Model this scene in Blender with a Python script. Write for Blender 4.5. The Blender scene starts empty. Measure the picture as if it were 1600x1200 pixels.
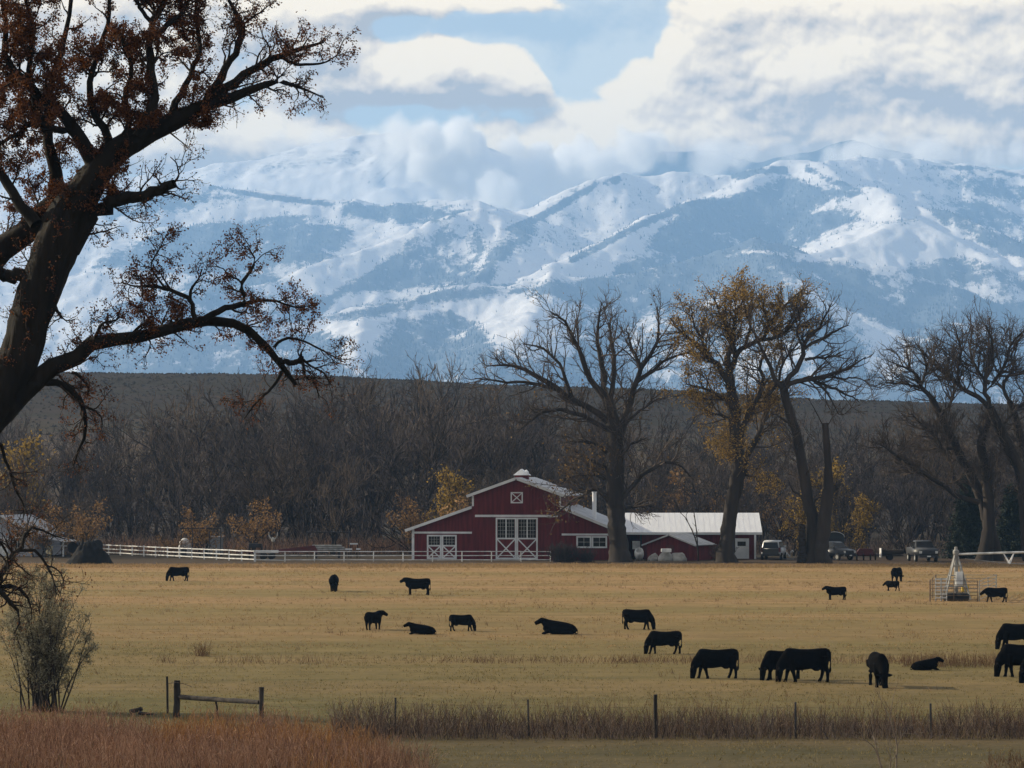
import bpy, bmesh, math, random
import numpy as np
from mathutils import Vector, Matrix

S = bpy.context.scene
C = bpy.context.collection

# ------------------------------------------------------------------ camera, sky, sun, exposure
F = 5333.33                      # focal length in pixels of the 1600 px wide photograph (120 mm)
CAMZ = 10.0
PITCH = math.atan(133 / F)
cam = bpy.data.cameras.new('camera')
cam_o = bpy.data.objects.new('camera', cam)
C.objects.link(cam_o)
S.camera = cam_o
cam.sensor_width = 36
cam.lens = 120
cam.clip_start = 0.5
cam.clip_end = 120000
cam_o.location = (0, 0, CAMZ)
cam_o.rotation_euler = (math.pi / 2 + PITCH, 0, 0)

SUN_AZ, SUN_EL = math.radians(-67), math.radians(23)
world = bpy.data.worlds.new('World')
S.world = world
world.use_nodes = True
_nt = world.node_tree
_sky = _nt.nodes.new('ShaderNodeTexSky')
_sky.sky_type = 'NISHITA'
_sky.sun_disc = False
_sky.sun_elevation = SUN_EL
_sky.sun_rotation = SUN_AZ
_sky.altitude = 1500
_sky.dust_density = 2.0
_sky.ozone_density = 0.0
SKY_STRENGTH = 0.10
def sky_clouds(nt, sky_out, bg):
    """broken cumulus over the blue sky; banks given as (azimuth, elevation) in pixels of arc"""
    g = bpy.data.node_groups.new('cloud_cover', 'ShaderNodeTree')
    g.interface.new_socket('Vector', in_out='INPUT', socket_type='NodeSocketVector')
    g.interface.new_socket('Cover', in_out='OUTPUT', socket_type='NodeSocketFloat')
    N, L = g.nodes, g.links
    gi = N.new('NodeGroupInput'); go = N.new('NodeGroupOutput')
    def mt(op, a, b=None, c=None, clamp=False):
        n = N.new('ShaderNodeMath'); n.operation = op; n.use_clamp = clamp
        for q, v in enumerate((a, b, c)):
            if v is None: continue
            if isinstance(v, (int, float)): n.inputs[q].default_value = v
            else: L.new(v, n.inputs[q])
        return n.outputs[0]
    sp = N.new('ShaderNodeSeparateXYZ'); L.new(gi.outputs[0], sp.inputs[0])
    u = mt('MULTIPLY', mt('ARCTAN2', sp.outputs[0], sp.outputs[1]), F)
    v = mt('MULTIPLY', mt('ARCSINE', sp.outputs[2]), F)
    mp = N.new('ShaderNodeMapping'); mp.inputs['Scale'].default_value = (F / 190, F / 190, F / 150); L.new(gi.outputs[0], mp.inputs['Vector'])
    nz = N.new('ShaderNodeTexNoise'); nz.inputs['Scale'].default_value = 1; nz.inputs['Detail'].default_value = 9; nz.inputs['Roughness'].default_value = .60; nz.inputs['Distortion'].default_value = .15
    L.new(mp.outputs[0], nz.inputs['Vector'])
    def billow(scale, off):
        b = N.new('ShaderNodeTexNoise'); b.inputs['Scale'].default_value = scale; b.inputs['Detail'].default_value = 1.5
        o = N.new('ShaderNodeVectorMath'); o.operation = 'ADD'; o.inputs[1].default_value = (off, off, off)
        L.new(mp.outputs[0], o.inputs[0]); L.new(o.outputs[0], b.inputs['Vector'])
        return mt('ABSOLUTE', mt('MULTIPLY_ADD', b.outputs[0], 2, -1))
    d = mt('MULTIPLY_ADD', nz.outputs[0], 3.2, -2.02)
    d = mt('MULTIPLY_ADD', billow(1.5, 3.1), .95, d)
    d = mt('MULTIPLY_ADD', billow(3.4, 11.7), .55, d)
    for cx, cy, rx, ry, a in CLOUD_BANKS:
        du = mt('DIVIDE', mt('SUBTRACT', u, cx - 800), rx); dv = mt('DIVIDE', mt('SUBTRACT', v, 733 - cy), ry)
        q = mt('ADD', mt('MULTIPLY', du, du), mt('MULTIPLY', dv, dv))
        d = mt('MULTIPLY_ADD', mt('EXPONENT', mt('MULTIPLY', q, -1)), a, d)
    L.new(d, go.inputs[0])
    N, L = nt.nodes, nt.links
    tc = N.new('ShaderNodeTexCoord')
    def cover(off):
        ad = N.new('ShaderNodeVectorMath'); ad.operation = 'ADD'; ad.inputs[1].default_value = off
        L.new(tc.outputs['Generated'], ad.inputs[0])
        nm = N.new('ShaderNodeVectorMath'); nm.operation = 'NORMALIZE'; L.new(ad.outputs[0], nm.inputs[0])
        gr = N.new('ShaderNodeGroup'); gr.node_tree = g; L.new(nm.outputs[0], gr.inputs[0])
        return gr.outputs[0]
    d0 = cover((0, 0, 0)); d1 = cover((-18 / F, 0, 42 / F)); d2 = cover((-5 / F, 0, 9 / F))
    def m2(op, a, b=None, c=None, clamp=False):
        n = N.new('ShaderNodeMath'); n.operation = op; n.use_clamp = clamp
        for q, vv in enumerate((a, b, c)):
            if vv is None: continue
            if isinstance(vv, (int, float)): n.inputs[q].default_value = vv
            else: L.new(vv, n.inputs[q])
        return n.outputs[0]
    al0 = N.new('ShaderNodeMapRange'); al0.interpolation_type = 'SMOOTHSTEP'; al0.inputs[1].default_value = -.12; al0.inputs[2].default_value = .42
    L.new(d0, al0.inputs[0])
    lit = m2('MULTIPLY_ADD', m2('SUBTRACT', d0, d1), .52, .54)
    lit = m2('MULTIPLY_ADD', m2('SUBTRACT', d0, d2), .85, lit)
    # thick hearts of the banks are greyer than their thin rims
    lit = m2('MULTIPLY_ADD', m2('SUBTRACT', d0, .55), -.13, lit, True)
    cr = N.new('ShaderNodeValToRGB'); e = cr.color_ramp.elements
    e[0].position = .10; e[0].color = (.37, .335, .295, 1)
    e[1].position = .90; e[1].color = (1.0, .82, .555, 1)
    k = e.new(.52); k.color = (.71, .585, .43, 1)
    L.new(lit, cr.inputs[0])
    sc = N.new('ShaderNodeVectorMath'); sc.operation = 'SCALE'; sc.inputs['Scale'].default_value = CLOUD_GLOW / SKY_STRENGTH
    L.new(cr.outputs[0], sc.inputs[0])
    al = N.new('ShaderNodeMath'); al.operation = 'MAXIMUM'; al.inputs[1].default_value = .26     # a thin veil of high cloud everywhere
    L.new(al0.outputs[0], al.inputs[0])
    mx = N.new('ShaderNodeMix'); mx.data_type = 'RGBA'
    L.new(al.outputs[0], mx.inputs[0]); L.new(sky_out, mx.inputs[6]); L.new(sc.outputs[0], mx.inputs[7])
    L.new(mx.outputs[2], bg.inputs[0]); bg.inputs[1].default_value = SKY_STRENGTH
CLOUD_GLOW = 1.06
CLOUD_BANKS = [(470, 65, 80, 55, 1.30), (545, 95, 70, 55, 1.25), (625, 122, 55, 34, 1.2), (690, 98, 52, 44, 1.35), (765, 112, 55, 40, 1.3), (830, 135, 46, 32, 1.2), (520, 140, 60, 22, .8), (660, 146, 60, 18, .7), (120, 110, 300, 130, 1.12), (440, 215, 110, 30, 0.92), (200, 230, 220, 40, 0.92),
               (600, 10, 260, 22, 1.22), (1010, 150, 90, 55, 1.22), (1140, 70, 100, 75, 1.32), (1250, 140, 170, 75, 1.32), (1430, 110, 210, 100, 1.32), (1640, 120, 150, 120, 1.22), (1400, 5, 260, 28, 0.82),
               (880, 240, 150, 60, 1.42), (1130, 220, 200, 45, 1.22), (1450, 225, 260, 40, 1.12),
               (760, 45, 120, 28, -1.1), (615, 52, 36, 26, -.7), (930, 80, 80, 55, -.9), (650, 186, 90, 20, -.7), (880, 110, 30, 40, -.6)]
sky_clouds(_nt, _sky.outputs[0], _nt.nodes['Background'])
_sun = bpy.data.lights.new('sun', 'SUN')
_sun.energy = 5.0
_sun.angle = math.radians(0.5)
_sun.color = (1.0, 0.86, 0.64)
_sun_o = bpy.data.objects.new('sun', _sun)
C.objects.link(_sun_o)
_sd = Vector((math.sin(SUN_AZ) * math.cos(SUN_EL), math.cos(SUN_AZ) * math.cos(SUN_EL), math.sin(SUN_EL)))
_sun_o.rotation_euler = _sd.to_track_quat('Z', 'Y').to_euler()
S.view_settings.view_transform = 'Standard'
S.view_settings.look = 'None'
S.view_settings.gamma = 1
S.view_settings.use_curve_mapping = False
S.view_settings.exposure = 0.6
S.cycles.max_bounces = 14
S.cycles.diffuse_bounces = 2
S.cycles.glossy_bounces = 2
S.cycles.transmission_bounces = 4
S.cycles.transparent_max_bounces = 16
S.cycles.volume_bounces = 8
S.cycles.volume_step_rate = 0.9
S.cycles.use_denoising = True
S.cycles.use_adaptive_sampling = True
S.cycles.adaptive_threshold = 0.015
S.cycles.sample_clamp_indirect = 4

# ------------------------------------------------------------------ helpers
def P(px, py, D):
    """point seen at pixel (px, py) of the 1600x1200 photograph at ground distance D"""
    a = (px - 800) / F
    b = (600 - py) / F
    cp, sp = math.cos(PITCH), math.sin(PITCH)
    dy = cp - b * sp
    dz = sp + b * cp
    return np.array([a * D / dy, D, CAMZ + dz * D / dy])

def Pv(px, py, D):
    a = (px - 800) / F
    b = (600 - py) / F
    cp, sp = math.cos(PITCH), math.sin(PITCH)
    dy = cp - b * sp
    dz = sp + b * cp
    return np.stack([a * D / dy, D + 0 * a, CAMZ + dz * D / dy], -1)

def proj(p):
    x, y, z = p[..., 0], p[..., 1], p[..., 2] - CAMZ
    cp, sp = math.cos(PITCH), math.sin(PITCH)
    f = y * cp + z * sp
    u = -y * sp + z * cp
    return 800 + F * x / f, 600 - F * u / f

def GD(py):
    """distance at which flat ground (z = 0) shows at image row py"""
    b = (600 - py) / F
    cp, sp = math.cos(PITCH), math.sin(PITCH)
    return -CAMZ * (cp - b * sp) / (sp + b * cp)

def G(px, py):
    D = GD(py)
    p = P(px, py, D)
    return p[0], D

def tag(o, label=None, cat=None, group=None, kind=None):
    if label: o['label'] = label
    if cat: o['category'] = cat
    if group: o['group'] = group
    if kind: o['kind'] = kind
    return o

def thing(name, label, cat, loc=(0, 0, 0), rz=0, group=None, scale=1):
    o = bpy.data.objects.new(name, None)
    C.objects.link(o)
    o.location = loc
    o.rotation_euler = (0, 0, rz)
    o.scale = (scale,) * 3
    o.empty_display_size = 0.2
    return tag(o, label, cat, group)

def link(name, me, parent=None):
    o = bpy.data.objects.new(name, me)
    C.objects.link(o)
    if parent: o.parent = parent
    return o

def npmesh(name, V, faces, mat=None, smooth=False):
    """faces: list of integer arrays, each (n, 3) or (n, 4)"""
    me = bpy.data.meshes.new(name)
    V = np.asarray(V, np.float32).reshape(-1, 3)
    faces = [np.asarray(f, np.int32) for f in faces if len(f)]
    me.vertices.add(len(V))
    me.vertices.foreach_set('co', V.ravel())
    tot = np.concatenate([np.full(len(f), f.shape[1], np.int32) for f in faces])
    idx = np.concatenate([f.ravel() for f in faces])
    me.loops.add(len(idx))
    me.loops.foreach_set('vertex_index', idx)
    me.polygons.add(len(tot))
    st = np.zeros(len(tot), np.int32)
    st[1:] = np.cumsum(tot)[:-1]
    me.polygons.foreach_set('loop_start', st)
    me.polygons.foreach_set('loop_total', tot)
    me.polygons.foreach_set('use_smooth', np.full(len(tot), smooth))
    if mat: me.materials.append(mat)
    me.update(calc_edges=True)
    return me

class MB:
    """collects boxes, bars, prisms and tubes into one mesh"""
    def __init__(s):
        s.v = []; s.f = []
    def box(s, x0, x1, y0, y1, z0, z1):
        n = len(s.v)
        s.v += [(x0, y0, z0), (x1, y0, z0), (x1, y1, z0), (x0, y1, z0), (x0, y0, z1), (x1, y0, z1), (x1, y1, z1), (x0, y1, z1)]
        s.f += [(n, n + 3, n + 2, n + 1), (n + 4, n + 5, n + 6, n + 7), (n, n + 1, n + 5, n + 4), (n + 1, n + 2, n + 6, n + 5), (n + 2, n + 3, n + 7, n + 6), (n + 3, n, n + 4, n + 7)]
        return s
    def bar(s, a, b, w, h, up=(0, 0, 1)):
        a = Vector(a); b = Vector(b); t = (b - a).normalized()
        up = Vector(up)
        if abs(t.dot(up)) > .95: up = Vector((0, 1, 0))
        r = t.cross(up).normalized() * (w / 2)
        u = r.cross(t).normalized() * (h / 2)
        n = len(s.v)
        for p in (a, b):
            s.v += [tuple(p - r - u), tuple(p + r - u), tuple(p + r + u), tuple(p - r + u)]
        s.f += [(n, n + 1, n + 2, n + 3), (n + 7, n + 6, n + 5, n + 4)]
        for i in range(4):
            j = (i + 1) % 4
            s.f.append((n + i, n + 4 + i, n + 4 + j, n + j))
        return s
    def tube(s, pts, rs, k=8, cap=True):
        pts = [Vector(p) for p in pts]
        if not hasattr(rs, '__len__'): rs = [rs] * len(pts)
        n = len(s.v)
        for i, p in enumerate(pts):
            t = (pts[min(i + 1, len(pts) - 1)] - pts[max(i - 1, 0)]).normalized()
            ref = Vector((0, 0, 1)) if abs(t.z) < .9 else Vector((1, 0, 0))
            r = t.cross(ref).normalized(); u = r.cross(t).normalized()
            for q in range(k):
                a = 2 * math.pi * q / k
                s.v.append(tuple(p + (r * math.cos(a) + u * math.sin(a)) * rs[i]))
        for i in range(len(pts) - 1):
            for q in range(k):
                q2 = (q + 1) % k
                s.f.append((n + i * k + q, n + i * k + q2, n + (i + 1) * k + q2, n + (i + 1) * k + q))
        if cap:
            s.f.append(tuple(n + q for q in range(k))[::-1])
            m = n + (len(pts) - 1) * k
            s.f.append(tuple(m + q for q in range(k)))
        return s
    def prism(s, prof, y0, y1, ax='y'):
        """closed profile of (x, z), extruded along y (or profile of (y, z) along x)"""
        n = len(s.v); k = len(prof)
        for y in (y0, y1):
            for (a, b) in prof:
                s.v.append((a, y, b) if ax == 'y' else (y, a, b))
        s.f.append(tuple(range(n, n + k))); s.f.append(tuple(range(n + k, n + 2 * k))[::-1])
        for i in range(k):
            j = (i + 1) % k
            s.f.append((n + i, n + k + i, n + k + j, n + j))
        return s
    def lathe(s, prof, k=16, c=(0, 0, 0)):
        n = len(s.v)
        for (r, z) in prof:
            for q in range(k):
                a = 2 * math.pi * q / k
                s.v.append((c[0] + r * math.cos(a), c[1] + r * math.sin(a), c[2] + z))
        for i in range(len(prof) - 1):
            for q in range(k):
                q2 = (q + 1) % k
                s.f.append((n + i * k + q, n + i * k + q2, n + (i + 1) * k + q2, n + (i + 1) * k + q))
        s.f.append(tuple(n + q for q in range(k))[::-1])
        m = n + (len(prof) - 1) * k
        s.f.append(tuple(m + q for q in range(k)))
        return s
    def mesh(s, name, mat, smooth=False, bevel=0):
        me = bpy.data.meshes.new(name)
        me.from_pydata(s.v, [], s.f)
        bm = bmesh.new(); bm.from_mesh(me)
        bmesh.ops.recalc_face_normals(bm, faces=bm.faces)
        if bevel:
            bmesh.ops.bevel(bm, geom=bm.edges, offset=bevel, segments=1, affect='EDGES', clamp_overlap=True)
        bm.to_mesh(me); bm.free()
        if smooth:
            me.polygons.foreach_set('use_smooth', [True] * len(me.polygons))
        me.materials.append(mat)
        me.update()
        return me
    def build(s, name, mat, parent=None, **k):
        return link(name, s.mesh(name, mat, **k), parent)

# ------------------------------------------------------------------ materials
def mat(name, col, rough=.85, col2=None, scale=1.0, detail=4, stretch=(1, 1, 1), metal=0, bump=0, spec=.3, island=0, trans=0, coords='Object', ramp=(.35, .65)):
    m = bpy.data.materials.new(name)
    m.use_nodes = True
    nt = m.node_tree
    N, L = nt.nodes, nt.links
    b = N['Principled BSDF']
    b.inputs['Base Color'].default_value = (*col, 1)
    b.inputs['Roughness'].default_value = rough
    b.inputs['Metallic'].default_value = metal
    b.inputs['Specular IOR Level'].default_value = spec
    src = None
    if col2 is not None:
        tc = N.new('ShaderNodeTexCoord')
        mp = N.new('ShaderNodeMapping')
        mp.inputs['Scale'].default_value = stretch
        L.new(tc.outputs[coords], mp.inputs['Vector'])
        nz = N.new('ShaderNodeTexNoise')
        nz.inputs['Scale'].default_value = scale
        nz.inputs['Detail'].default_value = detail
        L.new(mp.outputs[0], nz.inputs['Vector'])
        cr = N.new('ShaderNodeValToRGB')
        cr.color_ramp.elements[0].position = ramp[0]
        cr.color_ramp.elements[1].position = ramp[1]
        cr.color_ramp.elements[0].color = (*col, 1)
        cr.color_ramp.elements[1].color = (*col2, 1)
        if island:
            ge = N.new('ShaderNodeNewGeometry')
            mx = N.new('ShaderNodeMath'); mx.operation = 'MULTIPLY_ADD'
            mx.inputs[1].default_value = island
            sb = N.new('ShaderNodeMath'); sb.operation = 'MULTIPLY_ADD'; sb.inputs[1].default_value = 1 - island
            sb.inputs[2].default_value = 0
            L.new(nz.outputs[0], sb.inputs[0])
            L.new(ge.outputs['Random Per Island'], mx.inputs[0])
            L.new(sb.outputs[0], mx.inputs[2])
            L.new(mx.outputs[0], cr.inputs[0])
        else:
            L.new(nz.outputs[0], cr.inputs[0])
        L.new(cr.outputs[0], b.inputs['Base Color'])
        src = cr.outputs[0]
        if bump:
            bp = N.new('ShaderNodeBump')
            bp.inputs['Strength'].default_value = 1
            bp.inputs['Distance'].default_value = bump
            L.new(nz.outputs[0], bp.inputs['Height'])
            L.new(bp.outputs[0], b.inputs['Normal'])
    if trans:
        tr = N.new('ShaderNodeBsdfTranslucent')
        tr.inputs[0].default_value = (*col, 1)
        if src: L.new(src, tr.inputs[0])
        mix = N.new('ShaderNodeMixShader'); mix.inputs[0].default_value = trans
        L.new(b.outputs[0], mix.inputs[1]); L.new(tr.outputs[0], mix.inputs[2])
        L.new(mix.outputs[0], N['Material Output'].inputs[0])
    return m

M = {}
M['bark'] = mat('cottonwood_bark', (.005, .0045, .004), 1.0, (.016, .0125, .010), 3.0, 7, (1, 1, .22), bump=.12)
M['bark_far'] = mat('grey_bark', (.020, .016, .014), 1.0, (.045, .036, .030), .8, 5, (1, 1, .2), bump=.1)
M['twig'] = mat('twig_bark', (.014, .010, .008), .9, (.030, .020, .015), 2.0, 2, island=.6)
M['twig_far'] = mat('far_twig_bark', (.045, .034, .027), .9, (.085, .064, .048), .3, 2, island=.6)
M['twig_wood'] = mat('wood_twig_bark', (.048, .039, .037), 1.0, (.092, .074, .068), .15, 2, island=.5)
M['twig_wood2'] = mat('brown_wood_twig_bark', (.064, .048, .037), 1.0, (.112, .084, .063), .15, 2, island=.5)
M['twig_wood3'] = mat('grey_wood_twig_bark', (.036, .031, .034), 1.0, (.068, .058, .059), .15, 2, island=.5)
M['bark_wood'] = mat('wood_trunk_bark', (.018, .015, .015), 1.0, (.040, .033, .031), .5, 3)
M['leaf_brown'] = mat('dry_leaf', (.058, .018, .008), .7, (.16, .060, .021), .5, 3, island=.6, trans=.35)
M['leaf_tan'] = mat('tan_leaf', (.085, .050, .020), .8, (.20, .120, .038), .5, 3, island=.6, trans=.3)
M['leaf_amber'] = mat('amber_leaf', (.18, .112, .030), .8, (.40, .26, .068), .5, 3, island=.6, trans=.3)
M['leaf_gold'] = mat('gold_leaf', (.13, .085, .018), .7, (.32, .205, .04), .3, 3, island=.6, trans=.35)
M['leaf_rust'] = mat('rust_leaf', (.13, .075, .032), .8, (.27, .155, .06), .3, 3, island=.6, trans=.3)
M['leaf_sage'] = mat('grey_green_leaf', (.165, .152, .100), .8, (.33, .30, .205), .6, 3, island=.6, trans=.3)
M['needle'] = mat('spruce_needle', (.010, .018, .012), .85, (.028, .042, .026), .8, 3, island=.5)
M['cow'] = mat('black_hide', (.0022, .0022, .0025), .95, (.0042, .0038, .0038), 6, 4, spec=.02)
M['red'] = mat('red_boards', (.075, .010, .013), .85, (.13, .017, .020), 1.2, 6, (3, 3, .25))
M['white'] = mat('white_paint', (.50, .52, .54), .6, (.64, .65, .66), .9, 4)
M['whitefence'] = mat('weathered_white', (.40, .40, .40), .7, (.72, .72, .70), 1.6, 4)
M['roofwhite'] = mat('white_metal_roof', (.74, .76, .80), .45, (.84, .86, .88), 1.0, 4, (4, .4, 1), spec=.5)
M['roofgrey'] = mat('grey_metal_roof', (.24, .25, .27), .5, (.34, .35, .37), .8, 4, spec=.4)
M['roofbarn'] = mat('barn_metal_roof', (.46, .48, .52), .5, (.62, .64, .68), .8, 4, spec=.4)
M['glass'] = mat('window_glass', (.010, .012, .014), .12, spec=.25)
M['dark'] = mat('dark_steel', (.015, .015, .018), .6, (.03, .03, .034), 3, 3)
M['post'] = mat('weathered_post', (.018, .016, .015), .95, (.050, .042, .036), 5, 4, (1, 1, .2))
M['steel'] = mat('galvanised_steel', (.16, .16, .155), .6, (.30, .30, .285), 2, 3)
M['rust'] = mat('rusty_pipe', (.08, .05, .035), .8, (.18, .13, .09), 3, 3)
M['soil'] = mat('dark_heap', (.003, .003, .003), 1.0, (.012, .010, .009), 1.5, 6, bump=.15)
M['rubber'] = mat('tyre_rubber', (.012, .012, .013), .8)
M['rock'] = mat('pale_rock', (.25, .24, .22), .9, (.42, .41, .38), 1.5, 5, bump=.1)
M['carwhite'] = mat('white_car_paint', (.42, .43, .44), .3, spec=.5)
M['cardark'] = mat('dark_car_paint', (.020, .022, .026), .3, spec=.5)
M['carsilver'] = mat('silver_car_paint', (.035, .037, .04), .45)
M['machine_red'] = mat('faded_red_paint', (.10, .015, .018), .6, (.06, .02, .018), 2, 3)
M['yellow'] = mat('yellow_paint', (.45, .30, .03), .5)
M['lamp_glass'] = mat('lamp_glass', (.5, .5, .48), .15)
M['plate'] = mat('plate_white', (.6, .6, .58), .5)
M['stem_red'] = mat('red_willow_stem', (.175, .090, .055), .9, (.47, .285, .175), .12, 3, island=.55)
M['stem_orange'] = mat('orange_weed', (.26, .125, .045), .9, (.50, .27, .10), .3, 3, island=.55)
M['stem_grey'] = mat('grey_brush_stem', (.055, .042, .038), .95, (.26, .19, .14), .4, 3, island=.7)
M['weed'] = mat('dry_weed', (.11, .055, .03), .95, (.26, .16, .085), .3, 3, island=.7)
M['blade_tan'] = mat('tan_grass_blade', (.23, .155, .070), .9, (.36, .245, .118), .05, 4, island=.4, trans=.25)
M['blade_olive'] = mat('olive_grass_blade', (.13, .105, .044), .9, (.25, .195, .085), .08, 4, island=.4, trans=.25)
M['sage'] = mat('sagebrush', (.024, .020, .018), .95, (.034, .029, .025), .05, 3, island=.5)
M['pine'] = mat('pine_forest', (.055, .070, .084), .95, (.11, .13, .15), .002, 3, island=.5)

# ------------------------------------------------------------------ noise
_rt = np.random.default_rng(11).random((256, 256))
def vnoise(x, y):
    xi = np.floor(x).astype(int); yi = np.floor(y).astype(int)
    fx = x - xi; fy = y - yi
    fx = fx * fx * (3 - 2 * fx); fy = fy * fy * (3 - 2 * fy)
    a = _rt[xi % 256, yi % 256]; b = _rt[(xi + 1) % 256, yi % 256]
    c = _rt[xi % 256, (yi + 1) % 256]; d = _rt[(xi + 1) % 256, (yi + 1) % 256]
    return (a * (1 - fx) + b * fx) * (1 - fy) + (c * (1 - fx) + d * fx) * fy
def fbm(x, y, o=5, g=.5):
    r = 0; a = 1; t = 0
    for i in range(o):
        r = r + a * vnoise(x + 17.3 * i, y + 9.1 * i); t += a
        a *= g; x = x * 2.03; y = y * 2.03
    return r / t - .5
def ridged(x, y, o=5):
    r = 0; a = 1; t = 0
    for i in range(o):
        r = r + a * (1 - np.abs(2 * vnoise(x + 31.7 * i, y + 5.7 * i) - 1)); t += a
        a *= .5; x = x * 2.1; y = y * 2.1
    return r / t
def sstep(a, b, x):
    t = np.clip((x - a) / (b - a), 0, 1)
    return t * t * (3 - 2 * t)

# ------------------------------------------------------------------ ground
_bx = [-400, 0, 300, 540, 760, 1000, 1300, 1600, 2000]
_by = [584, 583, 584, 590, 602, 608, 626, 633, 636]
def bench_crest(u):
    return CAMZ + (733 - np.interp(u, _bx, _by)) * 1000 / F
def ground_z(x, y):
    u = 800 + F * x / np.maximum(y, 200)
    z = bench_crest(u) * sstep(600, 1010, y) ** 1.15
    z = z + sstep(640, 900, y) * 3.0 * fbm(x / 60, y / 60, 4)
    z = z - np.maximum(y - 1010, 0) * .012 * (y < 9e9)
    z = np.maximum(z, 12 * sstep(1010, 1300, y))
    z = z + np.maximum(0, 8.35 - .21 * np.maximum(y, 0)) * (y < 60)
    z = z + .10 * fbm(x / 9, y / 9, 3) * (1 - sstep(600, 700, y)) * sstep(40, 60, y)
    return z

def ground_material():
    m = bpy.data.materials.new('ground_cover')
    m.use_nodes = True
    nt = m.node_tree; N, L = nt.nodes, nt.links
    b = N['Principled BSDF']; b.inputs['Roughness'].default_value = .95; b.inputs['Specular IOR Level'].default_value = .1
    ge = N.new('ShaderNodeNewGeometry')
    sx = N.new('ShaderNodeSeparateXYZ'); L.new(ge.outputs['Position'], sx.inputs[0])
    def noise(s, d=5, r=.55):
        n = N.new('ShaderNodeTexNoise'); n.inputs['Scale'].default_value = s; n.inputs['Detail'].default_value = d
        n.inputs['Roughness'].default_value = r
        L.new(ge.outputs['Position'], n.inputs['Vector']); return n.outputs[0]
    def math_(op, a, bb, c=None):
        n = N.new('ShaderNodeMath'); n.operation = op
        for i, v in enumerate((a, bb, c)):
            if v is None: continue
            if isinstance(v, (int, float)): n.inputs[i].default_value = v
            else: L.new(v, n.inputs[i])
        return n.outputs[0]
    n1 = noise(.045, 5)
    yy = math_('MULTIPLY_ADD', math_('SUBTRACT', n1, .5), 22, sx.outputs[1])
    t = math_('DIVIDE', yy, 1000)
    cr = N.new('ShaderNodeValToRGB'); e = cr.color_ramp.elements
    stops = [(.0, (.09, .075, .045)), (.120, (.095, .080, .043)), (.128, (.095, .078, .044)), (.140, (.145, .120, .055)), (.172, (.172, .138, .062)),
             (.20, (.205, .155, .072)), (.26, (.255, .185, .090)), (.345, (.31, .215, .112)), (.355, (.28, .185, .097)), (.362, (.075, .055, .040)),
             (.40, (.040, .032, .027)), (.68, (.036, .029, .024)), (.75, (.11, .085, .060)), (.81, (.068, .055, .042)), (.86, (.034, .029, .025)), (.99, (.024, .021, .019))]
    e[0].position = stops[0][0]; e[0].color = (*stops[0][1], 1)
    e[1].position = stops[-1][0]; e[1].color = (*stops[-1][1], 1)
    for p, c in stops[1:-1]:
        k = e.new(p); k.color = (*c, 1)
    L.new(t, cr.inputs[0])
    # patchy cover: darker, greener, paler clumps
    mp = N.new('ShaderNodeMapping'); mp.inputs['Scale'].default_value = (.035, .42, 1)
    L.new(ge.outputs['Position'], mp.inputs['Vector'])
    n5 = N.new('ShaderNodeTexNoise'); n5.inputs['Scale'].default_value = 1; n5.inputs['Detail'].default_value = 6; n5.inputs['Roughness'].default_value = .62
    L.new(mp.outputs[0], n5.inputs['Vector']); n5 = n5.outputs[0]
    mp2 = N.new('ShaderNodeMapping'); mp2.inputs['Scale'].default_value = (.007, .06, 1)
    L.new(ge.outputs['Position'], mp2.inputs['Vector'])
    n6 = N.new('ShaderNodeTexNoise'); n6.inputs['Scale'].default_value = 1; n6.inputs['Detail'].default_value = 4
    L.new(mp2.outputs[0], n6.inputs['Vector'])
    r6 = N.new('ShaderNodeValToRGB'); r6.color_ramp.elements[0].position = .38; r6.color_ramp.elements[1].position = .62
    r6.color_ramp.elements[0].color = (.80, .84, .70, 1); r6.color_ramp.elements[1].color = (1.08, .98, .98, 1)
    L.new(n6.outputs[0], r6.inputs[0])
    n2 = noise(.35, 6, .6); n3 = noise(2.2, 4, .6); n4 = noise(.012, 3)
    mx = N.new('ShaderNodeMix'); mx.data_type = 'RGBA'; mx.blend_type = 'MULTIPLY'
    r2 = N.new('ShaderNodeValToRGB'); r2.color_ramp.elements[0].position = .36; r2.color_ramp.elements[1].position = .66
    r2.color_ramp.elements[0].color = (.58, .60, .48, 1); r2.color_ramp.elements[1].color = (1.22, 1.16, 1.12, 1)
    L.new(math_('MULTIPLY_ADD', n2, .35, math_('MULTIPLY_ADD', n5, .40, math_('MULTIPLY', n3, .25))), r2.inputs[0])
    mx.inputs[0].default_value = 1
    L.new(cr.outputs[0], mx.inputs[6]); L.new(r2.outputs[0], mx.inputs[7])
    m6 = N.new('ShaderNodeMix'); m6.data_type = 'RGBA'; m6.blend_type = 'MULTIPLY'; m6.inputs[0].default_value = 1
    L.new(mx.outputs[2], m6.inputs[6]); L.new(r6.outputs[0], m6.inputs[7])
    L.new(m6.outputs[2], b.inputs['Base Color'])
    bp = N.new('ShaderNodeBump'); bp.inputs['Distance'].default_value = .12; bp.inputs['Strength'].default_value = .8
    L.new(n3, bp.inputs['Height']); L.new(bp.outputs[0], b.inputs['Normal'])
    return m
M['ground'] = ground_material()

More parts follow.
